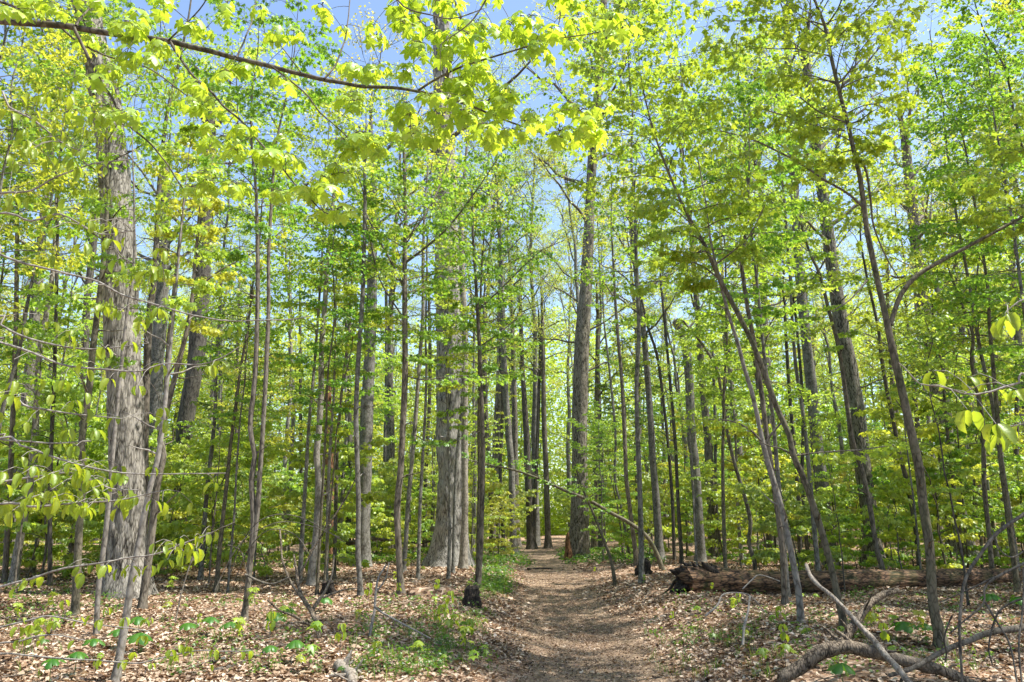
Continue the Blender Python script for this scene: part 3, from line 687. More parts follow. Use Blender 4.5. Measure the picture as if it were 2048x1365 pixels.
# --- right side
tree('maple_sapling', 'thin bent whip leaning left over the right side of the trail', 'tree', 'bark_olive',
     [(1231, 1172, 8), (1224, 1130, 7), (1216, 1103, 6), (1193, 1043, 5), (1176, 1003, 4), (1164, 975, 4), (1150, 930, 3)], seed=31,
     cr=sap(n=8, L=0.6, h0=0.6, mat='leaf_mid', dens=5, size=0.08, detail=0.7))
tree('maple_sapling', 'long arching sapling bowed leftward across the trail like a fishing rod', 'tree', 'bark_olive',
     [(1327, 1143, 11), (1313, 1107, 9), (1293, 1073, 8), (1260, 1047, 8), (1216, 1023, 7), (1176, 1000, 7), (1133, 983, 6), (1083, 960, 5), (1033, 942, 4), (983, 931, 3), (936, 920, 2)], seed=32, step=0.2,
     cr=sap(n=16, L=1.0, h0=0.35, kind='beech', mat='leaf_green', dens=5, size=0.09, detail=0.7))
tree('maple_tree', 'grey speckled slim trunk behind the foot of the arching sapling', 'tree', 'bark_grey',
     [(1319, 1114, 20), (1316, 1060, 16), (1313, 1010, 15), (1306, 927, 14), (1303, 872, 13), (1295, 755, 12), (1283, 622, 11), (1273, 555, 10), (1262, 430, 8)], Y=35, top=17.0, cr=can(n=11, L=4), ns=16, seed=33, mark='the grey speckled trunk')
tree('maple_sapling', 'dark thin trunk between the furrowed oak and the speckled trunk, nearer one', 'tree', 'bark_brown',
     [(1273, 1124, 10), (1268, 1080, 9), (1263, 1043, 9), (1253, 960, 8), (1250, 888, 8), (1243, 755, 7), (1233, 638, 6), (1225, 500, 4)], Y=31, top=17.6, cr=sap(n=9, h0=0.6, L=1.5, mat='leaf_far', tm=T_FAR), seed=34)
tree('maple_sapling', 'thin wavering stem midway between the furrowed oak and the speckled trunk', 'tree', 'bark_grey',
     [(1258, 1110, 6), (1250, 1060, 6), (1242, 1010, 5), (1230, 960, 5), (1230, 855, 5), (1213, 688, 4)], Y=38, top=17.6, cr=sap(n=18, h0=0.4, L=2, mat='leaf_far', tm=T_FAR), seed=35)
tree('maple_sapling', 'left stem of the slim dark pair behind the log root end', 'tree', 'bark_dark',
     [(1348, 1095, 7), (1345, 1010, 7), (1336, 888, 6), (1316, 722, 6), (1296, 655, 5), (1275, 560, 4)], Y=34, top=16.2, cr=sap(n=18, h0=0.45, L=2, mat='leaf_far', tm=T_FAR), seed=36)
tree('maple_sapling', 'right stem of the slim dark pair behind the log root end', 'tree', 'bark_dark',
     [(1362, 1098, 8), (1356, 1000, 7), (1350, 880, 7), (1338, 740, 6), (1325, 600, 5)], Y=32, top=16.2, cr=sap(n=18, h0=0.45, L=2, mat='leaf_far', tm=T_FAR), seed=37)
tree('dead_tree', 'leaning grey trunk snapped off at the top, behind the log root end', 'dead tree', 'bark_grey',
     [(1402, 1120, 20), (1398, 1050, 19), (1393, 977, 19), (1388, 910, 18), (1383, 872, 18), (1378, 755, 17), (1370, 690, 17), (1352, 642, 16)], Y=34, ns=26, step=0.15, style='oak', cut=True, seed=38, mark='the snapped grey trunk',
     branches=[dict(pts=[(1366, 672, 5), (1390, 640, 4), (1410, 600, 2)], dy=0.4, leafy=False)])
tree('maple_sapling', 'thin S-shaped sapling right of the snapped grey trunk', 'tree', 'bark_brown',
     [(1509, 1124, 9), (1498, 1087, 8), (1501, 1043, 8), (1489, 993, 8), (1469, 927, 7), (1456, 872, 7), (1443, 788, 6), (1433, 738, 6), (1409, 695, 5), (1366, 642, 4)], Y=26, cr=sap(n=16, h0=0.5, L=1.3, mat='leaf_far'), seed=39)
tree('beech_tree', 'smooth pale grey beech stem with a raised right arm, in front of the log', 'tree', 'bark_pale',
     [(1602, 1252, 15), (1600, 1215, 14), (1596, 1177, 13), (1583, 1110, 13), (1569, 1043, 12), (1553, 983, 12), (1536, 927, 11), (1526, 888, 10), (1516, 838, 9), (1503, 782, 9), (1489, 738, 8), (1476, 688, 8), (1463, 648, 7), (1446, 588, 6), (1432, 530, 5)], top=8.8,
     branches=[dict(pts=[(1530, 893, 6), (1540, 872, 5), (1559, 850, 4), (1572, 828, 2)], leafy=False), dict(pts=[(1524, 885, 5), (1500, 860, 4), (1460, 842, 3), (1410, 840, 2), (1366, 840, 2)], dy=-0.5)],
     cr=sap(n=13, L=1.1, h0=0.6, kind='beech', mat='leaf_beech', tm=T_BEECH, size=0.075, dens=5), seed=40, mark='the pale beech by the log')
tree('maple_tree', 'long olive trunk slanting steeply up left across the log', 'tree', 'bark_olive',
     [(1690, 1265, 17), (1685, 1235, 15), (1679, 1210, 14), (1663, 1137, 13), (1646, 1073, 13), (1626, 1010, 13), (1606, 953, 12), (1586, 910, 12), (1579, 872, 11), (1553, 815, 11), (1529, 748, 11), (1506, 688, 10), (1476, 628, 10), (1446, 572, 9), (1429, 535, 9), (1413, 498, 8), (1389, 455, 7), (1360, 400, 6), (1335, 340, 5)], top=9.9,
     branches=[dict(pts=[(1415, 502, 4), (1380, 507, 3), (1340, 500, 2), (1300, 480, 2)], dy=-0.6), dict(pts=[(1440, 560, 4), (1400, 530, 3), (1350, 520, 3), (1290, 525, 2)], dy=0.8), dict(pts=[(1430, 530, 4), (1470, 500, 3), (1500, 470, 3), (1530, 410, 2)], dy=-0.5),
               dict(pts=[(1587, 912, 4), (1640, 905, 3), (1720, 900, 3), (1790, 890, 2)], dy=0.4)],
     cr=sap(n=35, L=2.0, h0=0.55, mat='leaf_mid', dens=16, size=0.10), seed=41, mark='the slanting olive trunk')
tree('maple_tree', 'reddish dark trunk directly behind the pale beech by the log', 'tree', 'bark_brown',
     [(1570, 1212, 13), (1568, 1150, 12), (1566, 1110, 12), (1556, 1027, 11), (1536, 888, 10), (1523, 788, 10), (1509, 688, 9), (1496, 622, 8), (1487, 560, 8), (1483, 522, 8), (1489, 488, 7), (1496, 400, 5)], top=10.5, cr=sap(n=26, L=1.8, h0=0.5, mat='leaf_mid', dens=14), seed=42)
tree('beech_tree', 'straight grey trunk behind the log between slanting olive trunk and dark oak', 'tree', 'bark_grey',
     [(1661, 1114, 26), (1656, 1060, 24), (1646, 977, 24), (1633, 880, 22), (1623, 772, 21), (1613, 688, 20), (1604, 605, 19), (1595, 500, 17), (1588, 380, 15), (1578, 200, 12), (1570, 20, 10)], Y=32, top=21.0, cr=can(n=12, L=4.5), ns=24, seed=43)
tree('oak_tree', 'stout dark oak with a shaded left flank behind the log', 'tree', 'bark_oak',
     [(1748, 1122, 42), (1744, 1080, 34), (1736, 1010, 31), (1724, 927, 31), (1713, 872, 30), (1703, 755, 29), (1686, 672, 27), (1673, 588, 26), (1663, 522, 24), (1650, 420, 22), (1630, 280, 19), (1612, 120, 16)], Y=31, top=24.0, cr=can(n=13), style='oak', ns=72, step=0.1, flare=0.3, seed=44, mark='the stout dark oak')
tree('maple_sapling', 'thin dark stem crossing close in front of the stout dark oak', 'tree', 'bark_brown',
     [(1768, 1164, 12), (1763, 1130, 11), (1753, 1097, 10), (1739, 1010, 10), (1718, 920, 10), (1703, 872, 9), (1679, 705, 8), (1656, 615, 7), (1639, 548, 6), (1619, 505, 5), (1600, 440, 4)], top=12.2, cr=sap(n=22, L=1.9, h0=0.5, mat='leaf_mid'), seed=45)
tree('maple_tree', 'nearest stout brown maple on the right, forking into a long right arm', 'tree', 'bark_olive',
     [(1884, 1302, 26), (1879, 1265, 21), (1869, 1227, 19), (1863, 1160, 18), (1859, 1093, 18), (1846, 1010, 18), (1839, 943, 17), (1829, 895, 17), (1813, 822, 16), (1796, 745, 15), (1783, 688, 14), (1769, 622, 12), (1756, 565, 11), (1743, 505, 11), (1733, 455, 10), (1729, 417, 10), (1719, 350, 9), (1709, 307, 9), (1696, 250, 8), (1683, 200, 7), (1673, 160, 7), (1659, 100, 7), (1649, 50, 6), (1629, 0, 5)], top=10.3,
     stems=[dict(pts=[(1781, 650, 10), (1790, 620, 10), (1803, 588, 10), (1833, 552, 9), (1883, 522, 8), (1933, 495, 7), (1983, 468, 6), (2016, 450, 6), (2060, 425, 5)], top=6.8)],
     branches=[dict(pts=[(1726, 415, 6), (1699, 390, 5), (1666, 370, 5), (1643, 357, 5), (1600, 327, 4), (1549, 300, 4), (1499, 277, 3), (1440, 262, 2)], dy=-0.5), dict(pts=[(1652, 52, 4), (1616, 42, 3), (1570, 42, 3), (1533, 43, 2), (1450, 42, 2)], dy=0.5),
               dict(pts=[(1676, 165, 4), (1630, 158, 3), (1590, 153, 3), (1540, 150, 2)], dy=0.8), dict(pts=[(1690, 245, 4), (1640, 225, 3), (1600, 195, 3)], dy=-0.8), dict(pts=[(1690, 262, 4), (1640, 255, 3), (1570, 232, 3), (1510, 215, 2)], dy=0.4),
               dict(pts=[(1679, 165, 4), (1730, 110, 3), (1780, 50, 2), (1810, 0, 2)], dy=0.4), dict(pts=[(1654, 50, 4), (1675, 20, 3), (1690, -20, 3)], dy=-0.3), dict(pts=[(1722, 320, 6), (1733, 345, 5), (1741, 400, 5), (1748, 455, 4), (1775, 520, 3), (1800, 560, 2)], dy=0.5),
               dict(pts=[(1735, 560, 4), (1700, 600, 3), (1660, 625, 2)], dy=-0.5, leafy=False)],
     cr=sap(n=32, L=1.7, h0=0.6, mat='leaf_mid', size=0.095, dens=14), seed=46, mark='the nearest stout right maple')
tree('oak_tree', 'thick dark reddish trunk far right behind the log', 'tree', 'bark_oak',
     [(1910, 1112, 30), (1904, 1010, 28), (1890, 910, 28), (1883, 872, 27), (1866, 722, 26), (1853, 638, 25), (1843, 588, 23), (1828, 450, 20), (1812, 300, 17)], Y=36, top=22.0, cr=can(n=12), style='oak', ns=50, step=0.15, seed=47, mark='the thick reddish right trunk')
tree('beech_tree', 'smooth pale trunk overlapping the thick reddish trunk on the far right', 'tree', 'bark_pale',
     [(1940, 1114, 26), (1930, 1060, 21), (1919, 1010, 19), (1903, 927, 17), (1897, 860, 16), (1888, 740, 14), (1878, 600, 12)], Y=33, top=16.0, cr=can(n=10, L=4), ns=22, seed=48)
tree('maple_sapling', 'thin crooked sapling near the right edge behind the log', 'tree', 'bark_brown',
     [(1985, 1160, 10), (1979, 1077, 9), (1969, 977, 9), (1966, 855, 8), (1956, 788, 8), (1943, 722, 7), (1946, 672, 6), (1926, 615, 5), (1905, 560, 4)], top=9.5, branches=[dict(pts=[(1944, 668, 5), (1948, 620, 4), (1952, 570, 4), (1960, 500, 3)], dy=0.3)], cr=sap(n=21, L=1.8, h0=0.45, mat='leaf_mid'), seed=49)
tree('maple_sapling', 'slim dark sapling just right of the stout dark oak', 'tree', 'bark_dark',
     [(1838, 1128, 9), (1830, 1050, 9), (1813, 960, 9), (1799, 910, 8), (1789, 855, 8), (1766, 738, 7), (1756, 655, 6), (1735, 560, 5)], Y=25, top=13.5, cr=sap(n=21, L=1.9, h0=0.45, mat='leaf_mid'), seed=50)
tree('beech_sapling', 'pale slim stem between the nearest right maple and the reddish trunk', 'tree', 'bark_pale',
     [(1887, 1108, 8), (1877, 1020, 9), (1868, 940, 9), (1862, 880, 8), (1850, 780, 7)], Y=40, top=18.9, cr=sap(n=18, L=2, h0=0.4, mat='leaf_far', tm=T_FAR), seed=51)
for k, (x0, y0, w0, x1, y1, Y, bk, lb) in enumerate([
    (1440, 1108, 8, 1425, 700, 42, 'bark_grey', 'slim grey stem right of the snapped grey trunk, behind the log'),
    (1540, 1110, 11, 1500, 640, 40, 'bark_brown', 'short-looking brown trunk behind the log, left of the pale beech'),
    (1600, 1112, 9, 1570, 640, 38, 'bark_dark', 'left one of two thin dark stems seen between beech and olive trunk'),
    (1616, 1114, 8, 1592, 640, 37, 'bark_dark', 'right one of two thin dark stems seen between beech and olive trunk'),
    (1802, 1108, 10, 1775, 600, 43, 'bark_brown', 'brown stem in the gap right of the stout dark oak'),
    (2010, 1100, 12, 1975, 560, 38, 'bark_grey', 'grey trunk on the leafy rise at the right edge'),
    (2040, 1095, 10, 2030, 560, 42, 'bark_dark', 'dark trunk on the leafy rise, cut by the right edge'),
    (430, 1110, 10, 440, 560, 42, 'bark_grey', 'grey slim trunk right of the thick shaded left trunk'),
    (465, 1112, 8, 478, 600, 40, 'bark_brown', 'thin brown trunk left of the twin dark stems, farther back'),
    (570, 1112, 9, 580, 560, 41, 'bark_pale', 'pale thin trunk in the gap right of the twin dark stems'),
    (603, 1105, 8, 600, 600, 44, 'bark_dark', 'dark thin trunk far behind, left of the pale kinked trunk'),
    (696, 1104, 12, 690, 560, 46, 'bark_dark', 'dark trunk far back, just left of the smooth grey beech'),
    (775, 1098, 9, 772, 560, 48, 'bark_grey', 'grey trunk far back between grey beech and dark straight maple'),
    (849, 1100, 9, 858, 600, 46, 'bark_brown', 'brown trunk far back, left of the shaggy centre trunk'),
    (946, 1112, 7, 948, 640, 38, 'bark_grey', 'grey stem in the gap right of the shaggy centre trunk'),
    (1008, 1095, 8, 996, 640, 50, 'bark_dark', 'thin dark trunk far back, left of the smooth trail-end trunk'),
    (1188, 1098, 12, 1196, 640, 50, 'bark_brown', 'brown trunk peeping out right of the furrowed oak'),
    (10, 1150, 11, 35, 420, 23, 'bark_brown', 'dark stem cut off by the left edge, left of the pale leaning trunk'),
    (100, 1160, 9, 115, 480, 22, 'bark_dark', 'dark thin stem between the pale leaning trunk and the brown sapling')]):
    tree('forest_tree', lb, 'tree', bk, [(x0, y0, w0), (x0 * .7 + x1 * .3 + (k % 3 - 1) * 4, y0 * .7 + y1 * .3, w0 * .9), (x0 * .35 + x1 * .65 + (k % 2) * 5, y0 * .35 + y1 * .65, w0 * .8), (x1, y1, w0 * .65)], Y=Y, top=12.2 + Y * 0.12,
         cr=sap(n=19, L=2.0, h0=0.42, mat='leaf_far', tm=T_FAR if Y > 30 else T_MID, size=0.10), seed=100 + k)

# ------------------------------------------------------------------ the woods behind: one of each kind, then copies
def proto(name, cat, kind, seed, H, r, bark, cr, wig=0.15, ns=7, low=0.0):
    rng = np.random.default_rng(seed)
    z = np.linspace(-0.1, H, 14); x = rng.normal(0, wig, (14, 2)).cumsum(0) * np.linspace(0, 1, 14)[:, None] * 0.5
    line = np.column_stack([x, z]); rad = r * (1 - 0.85 * (z - z[0]) / (H + 0.1)) + 0.004
    root = thing(name, None, cat, (0, 0, 0))
    tb = Buf(); trunk_tube(tb, smooth_line(line, 0.5), np.interp(np.linspace(0, 13, len(smooth_line(line, 0.5))), np.arange(14), rad), ns, rng, 0.05, 0.5)
    wood, leaf = Buf(), Buf()
    crown(line, rad, rng, 'maple' if kind == 'shrub' else kind, cr['h0'], cr['n'], cr['L'], wood, leaf, cr['size'], cr['dens'], T_FAR if kind != 'shrub' else T_MID[:2] + T_FAR[:1], cr.get('detail', 1.0))
    if kind == 'canopy': wood.obj('branches', M['twig'], root)
    else:
        tb.v += wood.v; tb.f[3] += [f + tb.n for f in wood.f[3]]; tb.f[4] += [f + tb.n for f in wood.f[4]]; tb.n += wood.n
    tb.obj('trunk' if kind != 'shrub' else 'stem', M[bark], root); leaf.obj('crown', M[cr['mat']], root)
    return root

def dup(root, loc, rz, sc=1.0):
    r = root.copy(); COL.objects.link(r); r.location = loc; r.rotation_euler = (0, 0, rz); r.scale = (sc, sc, sc)
    for ch in root.children:
        c = ch.copy(); COL.objects.link(c); c.parent = r
    return r

ORD = ['first', 'second', 'third', 'fourth', 'fifth', 'sixth', 'seventh', 'eighth', 'ninth', 'tenth', 'eleventh', 'twelfth', 'thirteenth', 'fourteenth', 'fifteenth', 'sixteenth', 'seventeenth', 'eighteenth', 'nineteenth', 'twentieth']
def scatter(protos, spots, group, noun, far_from):
    """copies at the spots; each label says where the tree stands from the nearest landmark trunk"""
    rng = np.random.default_rng(len(spots) + 5)
    todo = []
    for i, (x, y, sc) in enumerate(spots):
        k = i % len(protos); root, adj = protos[k]
        loc = (x, y, float(gz(x, y)))
        o = root if i < len(protos) else dup(root, loc, 0)
        o.location = loc; o.rotation_euler = (0, 0, rng.uniform(0, 6.28)); o.scale = (sc,) * 3
        o['group'] = group
        u, _ = pix(loc)
        inside = -60 < u < 2108 and y > 1
        if not inside: o['label'] = f"{adj} {noun} beyond the edge of the view".replace('  ', ' '); continue
        m = min(LANDMARKS, key=lambda q: abs(q[0] - u)); side = 'left' if u < m[0] else 'right'
        todo.append((adj, m[1], side, abs(u - m[0]), y, o))
    n = {}
    for adj, mk, side, du, y, o in sorted(todo, key=lambda t: t[3]):
        dist = 'in line with' if far_from < 0 else 'far behind' if y > far_from else 'behind'
        key = (adj, mk, side, dist); n[key] = n.get(key, 0) + 1
        o['label'] = f"{ORD[min(n[key] - 1, 19)] + ' ' if n[key] > 1 else ''}{adj} {noun} {dist} {mk}, on its {side}".replace('  ', ' ')

def spots(n, y0, y1, gap, rng, half=0.72, trail=1.9, bias=1.0, sc=(0.8, 1.25), xlim=None, clear=0.6):
    out = []; tries = 0
    while len(out) < n and tries < n * 60:
        tries += 1
        y = y0 + (y1 - y0) * rng.uniform() ** bias; x = rng.uniform(-1, 1) * (half * y + 3)
        if xlim and not (xlim[0] < x < xlim[1]): continue
        if abs(x - trail_x(y)) < (trail if y < 56 else 0): continue
        if -5 < x < 7 and 22 < y < 33: continue
        u = 1024 + F * x / (y * CT)
        if any(l < u < r and y < d for l, r, d in ((195, 315, 18), (690, 770, 32), (855, 950, 32), (1125, 1195, 42), (1715, 1775, 31))): continue   # keep the great trunks in sight
        if any((x - a) ** 2 + (y - b_) ** 2 < gap ** 2 for a, b_, _ in out): continue
        if any((x - a) ** 2 + (y - b_) ** 2 < (clear + r) ** 2 for a, b_, r in PLACED): continue
        out.append((x, y, rng.uniform(*sc)))
    return out

rng = np.random.default_rng(42)
MAPLE = dict(h0=0.10, n=24, L=2.7, size=0.115, dens=22, mat='leaf_far')
def mp_(**k): d = dict(MAPLE); d.update(k); return d
protoB = [(proto('understory_maple', 'tree', 'maple', 201, 9.5, .065, 'bark_grey', mp_()), 'slender grey maple'),
          (proto('understory_maple', 'tree', 'maple', 202, 7.5, .05, 'bark_brown', mp_(n=19, L=2.4)), 'small brown-stemmed maple'),
          (proto('understory_maple', 'tree', 'beech', 203, 8.5, .06, 'bark_pale', mp_(L=2.6, h0=.08)), 'pale-stemmed spreading maple'),
          (proto('understory_maple', 'tree', 'maple', 204, 11.5, .085, 'bark_grey', mp_(n=26, L=3.0, h0=.2)), 'tall grey-stemmed maple'),
          (proto('understory_maple', 'tree', 'beech', 205, 6.2, .04, 'bark_brown', mp_(n=18, L=2.3, h0=.08, mat='leaf_mid')), 'short bushy deep green maple'),
          (proto('understory_maple', 'tree', 'maple', 206, 10.5, .075, 'bark_brown', mp_(n=23, L=2.6, h0=.14, mat='leaf_dull')), 'lanky dull-leaved maple'),
          (proto('understory_maple', 'tree', 'maple', 207, 9.0, .06, 'bark_grey', mp_(n=22, L=2.6, h0=.12, mat='leaf_green')), 'leafy green maple')]
sB = spots(32, 25, 48, 3.4, rng, bias=0.9, sc=(0.6, 1.25)) + spots(90, 48, 90, 2.8, rng, sc=(0.8, 1.5))
scatter(protoB, sB + [(9.5, 5.5, 1.1), (12.5, 10, 1.2), (14.5, 15, 1.2), (10.5, 0.5, 1.2), (17.5, 20, 1.3), (8.0, -2.5, 1.0), (-9.5, 8.5, 1.0), (-12, 12, 1.1), (-7, 2.5, 1.0)], 'young maples filling the woods behind', '', 50)  # maples past the right edge are unseen, added to shade trail and litter
PLACED_B = [(x, y, .1) for x, y, _ in sB]
SH = dict(h0=0.08, n=14, L=1.3, size=0.105, dens=32, mat='leaf_far', detail=0.8)
def sh_(**k): d = dict(SH); d.update(k); return d
protoC = [(proto('maple_shrub', 'shrub', 'shrub', 301, 2.4, .016, 'twig', sh_()), 'bright leafy shrub'),
          (proto('maple_shrub', 'shrub', 'shrub', 302, 3.2, .02, 'bark_brown', sh_(n=14, L=1.3)), 'taller layered shrub'),
          (proto('maple_shrub', 'shrub', 'shrub', 303, 1.7, .012, 'twig', sh_(n=11, L=1.0)), 'low spreading shrub'),
          (proto('maple_shrub', 'shrub', 'shrub', 304, 2.8, .018, 'bark_grey', sh_(mat='leaf_mid')), 'deep green shrub'),
          (proto('maple_shrub', 'shrub', 'shrub', 305, 2.1, .015, 'bark_dark', sh_(mat='leaf_can', L=1.3)), 'yellowish thin shrub')]
sC = spots(240, 23.5, 66, 1.3, rng, bias=1.45, sc=(0.9, 2.1), trail=1.6)
scatter(protoC, sC, 'leafy shrubs of the forest floor', 'growing', 48)
CN = dict(h0=0.42, n=15, L=6.2, size=0.095, dens=34, mat='leaf_can')
def cn_(**k): d = dict(CN); d.update(k); return d
protoD = [(proto('thin_sapling', 'tree', 'maple', 251, 6.5, .024, 'bark_brown', mp_(h0=.34, n=15, L=1.25, size=.085, dens=17, mat='leaf_mid'), .12, 6), 'thin brown sapling'),
          (proto('thin_sapling', 'tree', 'beech', 252, 7.5, .028, 'bark_grey', mp_(h0=.4, n=15, L=1.4, size=.08, dens=15), .15, 6), 'wispy grey sapling'),
          (proto('thin_sapling', 'tree', 'maple', 253, 5.2, .018, 'bark_dark', mp_(h0=.3, n=12, L=1.1, size=.085, dens=17), .16, 6), 'spindly dark sapling'),
          (proto('thin_sapling', 'tree', 'maple', 254, 8.5, .034, 'bark_olive', mp_(h0=.45, n=17, L=1.5, size=.09, dens=16, mat='leaf_green'), .12, 6), 'tall olive sapling')]
scatter(protoD, spots(22, 14, 32, 1.2, rng, half=0.66, trail=2.2, sc=(0.75, 1.3), bias=0.75, clear=.35), 'thin saplings among the larger trunks', '', 24)
pole = proto('young_maple', 'tree', 'maple', 271, 13.5, .055, 'bark_grey', mp_(h0=.33, n=30, L=2.7, size=.10, dens=20, mat='leaf_mid'), .16, 8)
pole2 = proto('young_maple', 'tree', 'beech', 272, 14.5, .06, 'bark_grey', mp_(h0=.40, n=28, L=2.9, size=.10, dens=18, mat='leaf_far'), .18, 8)
pole3 = proto('young_maple', 'tree', 'maple', 273, 12.0, .055, 'bark_olive', mp_(h0=.36, n=28, L=2.5, size=.095, dens=20, mat='leaf_green'), .16, 8)
scatter([(pole, 'high-crowned young maple'), (pole2, 'lanky high-crowned grey young tree'), (pole3, 'olive-stemmed green-crowned young maple')],
        [(x, y, s) for x, y, s in ((-13, 20, 1.15), (-8.6, 23, 1.1), (-6.9, 19.5, .95), (-5.6, 22, 1.05), (-2.6, 23, .9), (5.4, 21, .95), (6.1, 18.5, 1.0), (8.3, 22.5, 1.1), (11.5, 19, 1.15), (14, 23, 1.25), (3.5, 22.5, 1.25), (-1.0, 24.5, 1.15), (-18.5, 23, 1.25), (-12.6, 17.5, 1.2), (12.7, 18.3, 1.3), (16.5, 21.5, 1.25), (-11, 16, .9), (-15.5, 24, 1.1), (10.2, 15.5, .9))], 'tall young trees between the big trunks', '', 23)
protoA = [(proto('canopy_tree', 'tree', 'canopy', 401, 24, .24, 'bark_grey', cn_(), .3, 12), 'tall grey canopy tree'),
          (proto('canopy_tree', 'tree', 'canopy', 402, 27, .30, 'bark_oak', cn_(h0=.45, L=7), .3, 12), 'lofty brown canopy tree'),
          (proto('canopy_tree', 'tree', 'canopy', 403, 21, .17, 'bark_grey', cn_(L=4.8, n=14), .35, 10), 'narrow grey canopy tree'),
          (proto('canopy_tree', 'tree', 'canopy', 404, 25, .22, 'bark_brown', cn_(mat='leaf_far', dens=30), .3, 12), 'green-crowned canopy tree'),
          (proto('canopy_tree', 'tree', 'canopy', 405, 19, .14, 'bark_grey', cn_(L=4.4, n=14, h0=.35, mat='leaf_far'), .35, 10), 'slim pale canopy tree')]
sA = spots(76, 50, 98, 3.0, rng, sc=(0.9, 1.2), trail=3.0)
# unseen canopy trees added beside and behind the camera to shade the ground ahead
side = [(12.6, 9.5, 0.95), (14, 13, 1.0), (17.5, 8, 1.0), (22, 16, 1.05), (26, 6, 1.1), (15.5, 1, 0.95), (28, 24, 1.1), (-13, 6, 0.9), (-19, 14, 1.0), (-9, -7, 1.0), (32, 14, 1.0), (3, -11, 1.0), (24, 30, 1.0)]
scatter(protoA, sA + [(-20, 33, 1.0), (-29, 40, 1.1), (14, 37, 0.95), (26, 36, 1.0), (4.2, 47, 1.0), (-7, 47, 1.0), (24, 37, 1.05), (31, 45, 1.1), (19, 43, 1.1), (1.8, 62, 1.3), (-1.2, 57, 1.2), (5, 70, 1.35), (10, 41, 1.1), (-12, 44, 1.1), (-2.5, 66, 1.3), (16, 50, 1.2)] + side, 'tall canopy trees of the woods', '', 55)

# ------------------------------------------------------------------ the far woods that close the view
def far_woods():
    rng = np.random.default_rng(77); lf, wd = Buf(), Buf()
    n = 620000; ang = rng.uniform(-0.78, 0.78, n); d = rng.uniform(92, 125, n)
    hmax = 22 + 7 * vnoise(ang * 40, d * 0.1, 8); z = hmax * rng.uniform(0, 1, n) ** 1.15
    x = np.sin(ang) * d; y = np.cos(ang) * d
    keep = vnoise(x * 0.45, z * 0.6 + y * 0.3, 12) > 0.30 + 0.25 * (z / hmax)
    x, y, z = x[keep], y[keep], z[keep]; m = len(x)
    pos = np.stack([x, y, gz(x, y) + z], -1)
    xd = rng.normal(0, 1, (m, 3)) * [1, 1, 0.4]; nr = np.array([0, 0, 1.0]) + rng.normal(0, 0.5, (m, 3))
    put_leaves(lf, T_FAR, pos, xd, nr, rng.uniform(0.25, 0.5, m), rng)
    o = lf.obj('far_woods', M['leaf_far']); tag(o, 'bright green far woods closing the view behind all the trees', 'woods', kind='stuff')
    k = 150; a = rng.uniform(-0.78, 0.78, k); d = rng.uniform(90, 124, k); x = np.sin(a) * d; y = np.cos(a) * d
    h = rng.uniform(12, 24, k); t = np.linspace(0, 1, 5)
    pts = np.stack([x[:, None] + rng.normal(0, .3, (k, 5)), y[:, None] + 0 * t[None], gz(x, y)[:, None] - .1 + h[:, None] * t[None]], -1)
    tubes(wd, pts, rng.uniform(.08, .25, k)[:, None] * np.linspace(1, .3, 5)[None], 6)
    tag(wd.obj('far_trunks', M['bark_grey']), 'mass of distant thin trunks standing inside the far green woods', 'woods', kind='stuff')
far_woods()

# ------------------------------------------------------------------ near overhanging maple (its trunk stands left of the frame)
def line_px(pts, Y, w0, w1, drift=0.0):
    n = len(pts); S = []
    for q, (x, y) in enumerate(pts):
        Yq = Y + drift * q / max(1, n - 1); s = Yq / ray(x, y)[1]
        S.append([*P(x, y, Yq), 0.5 * s * (w0 + (w1 - w0) * q / max(1, n - 1))])
    return np.array(S)

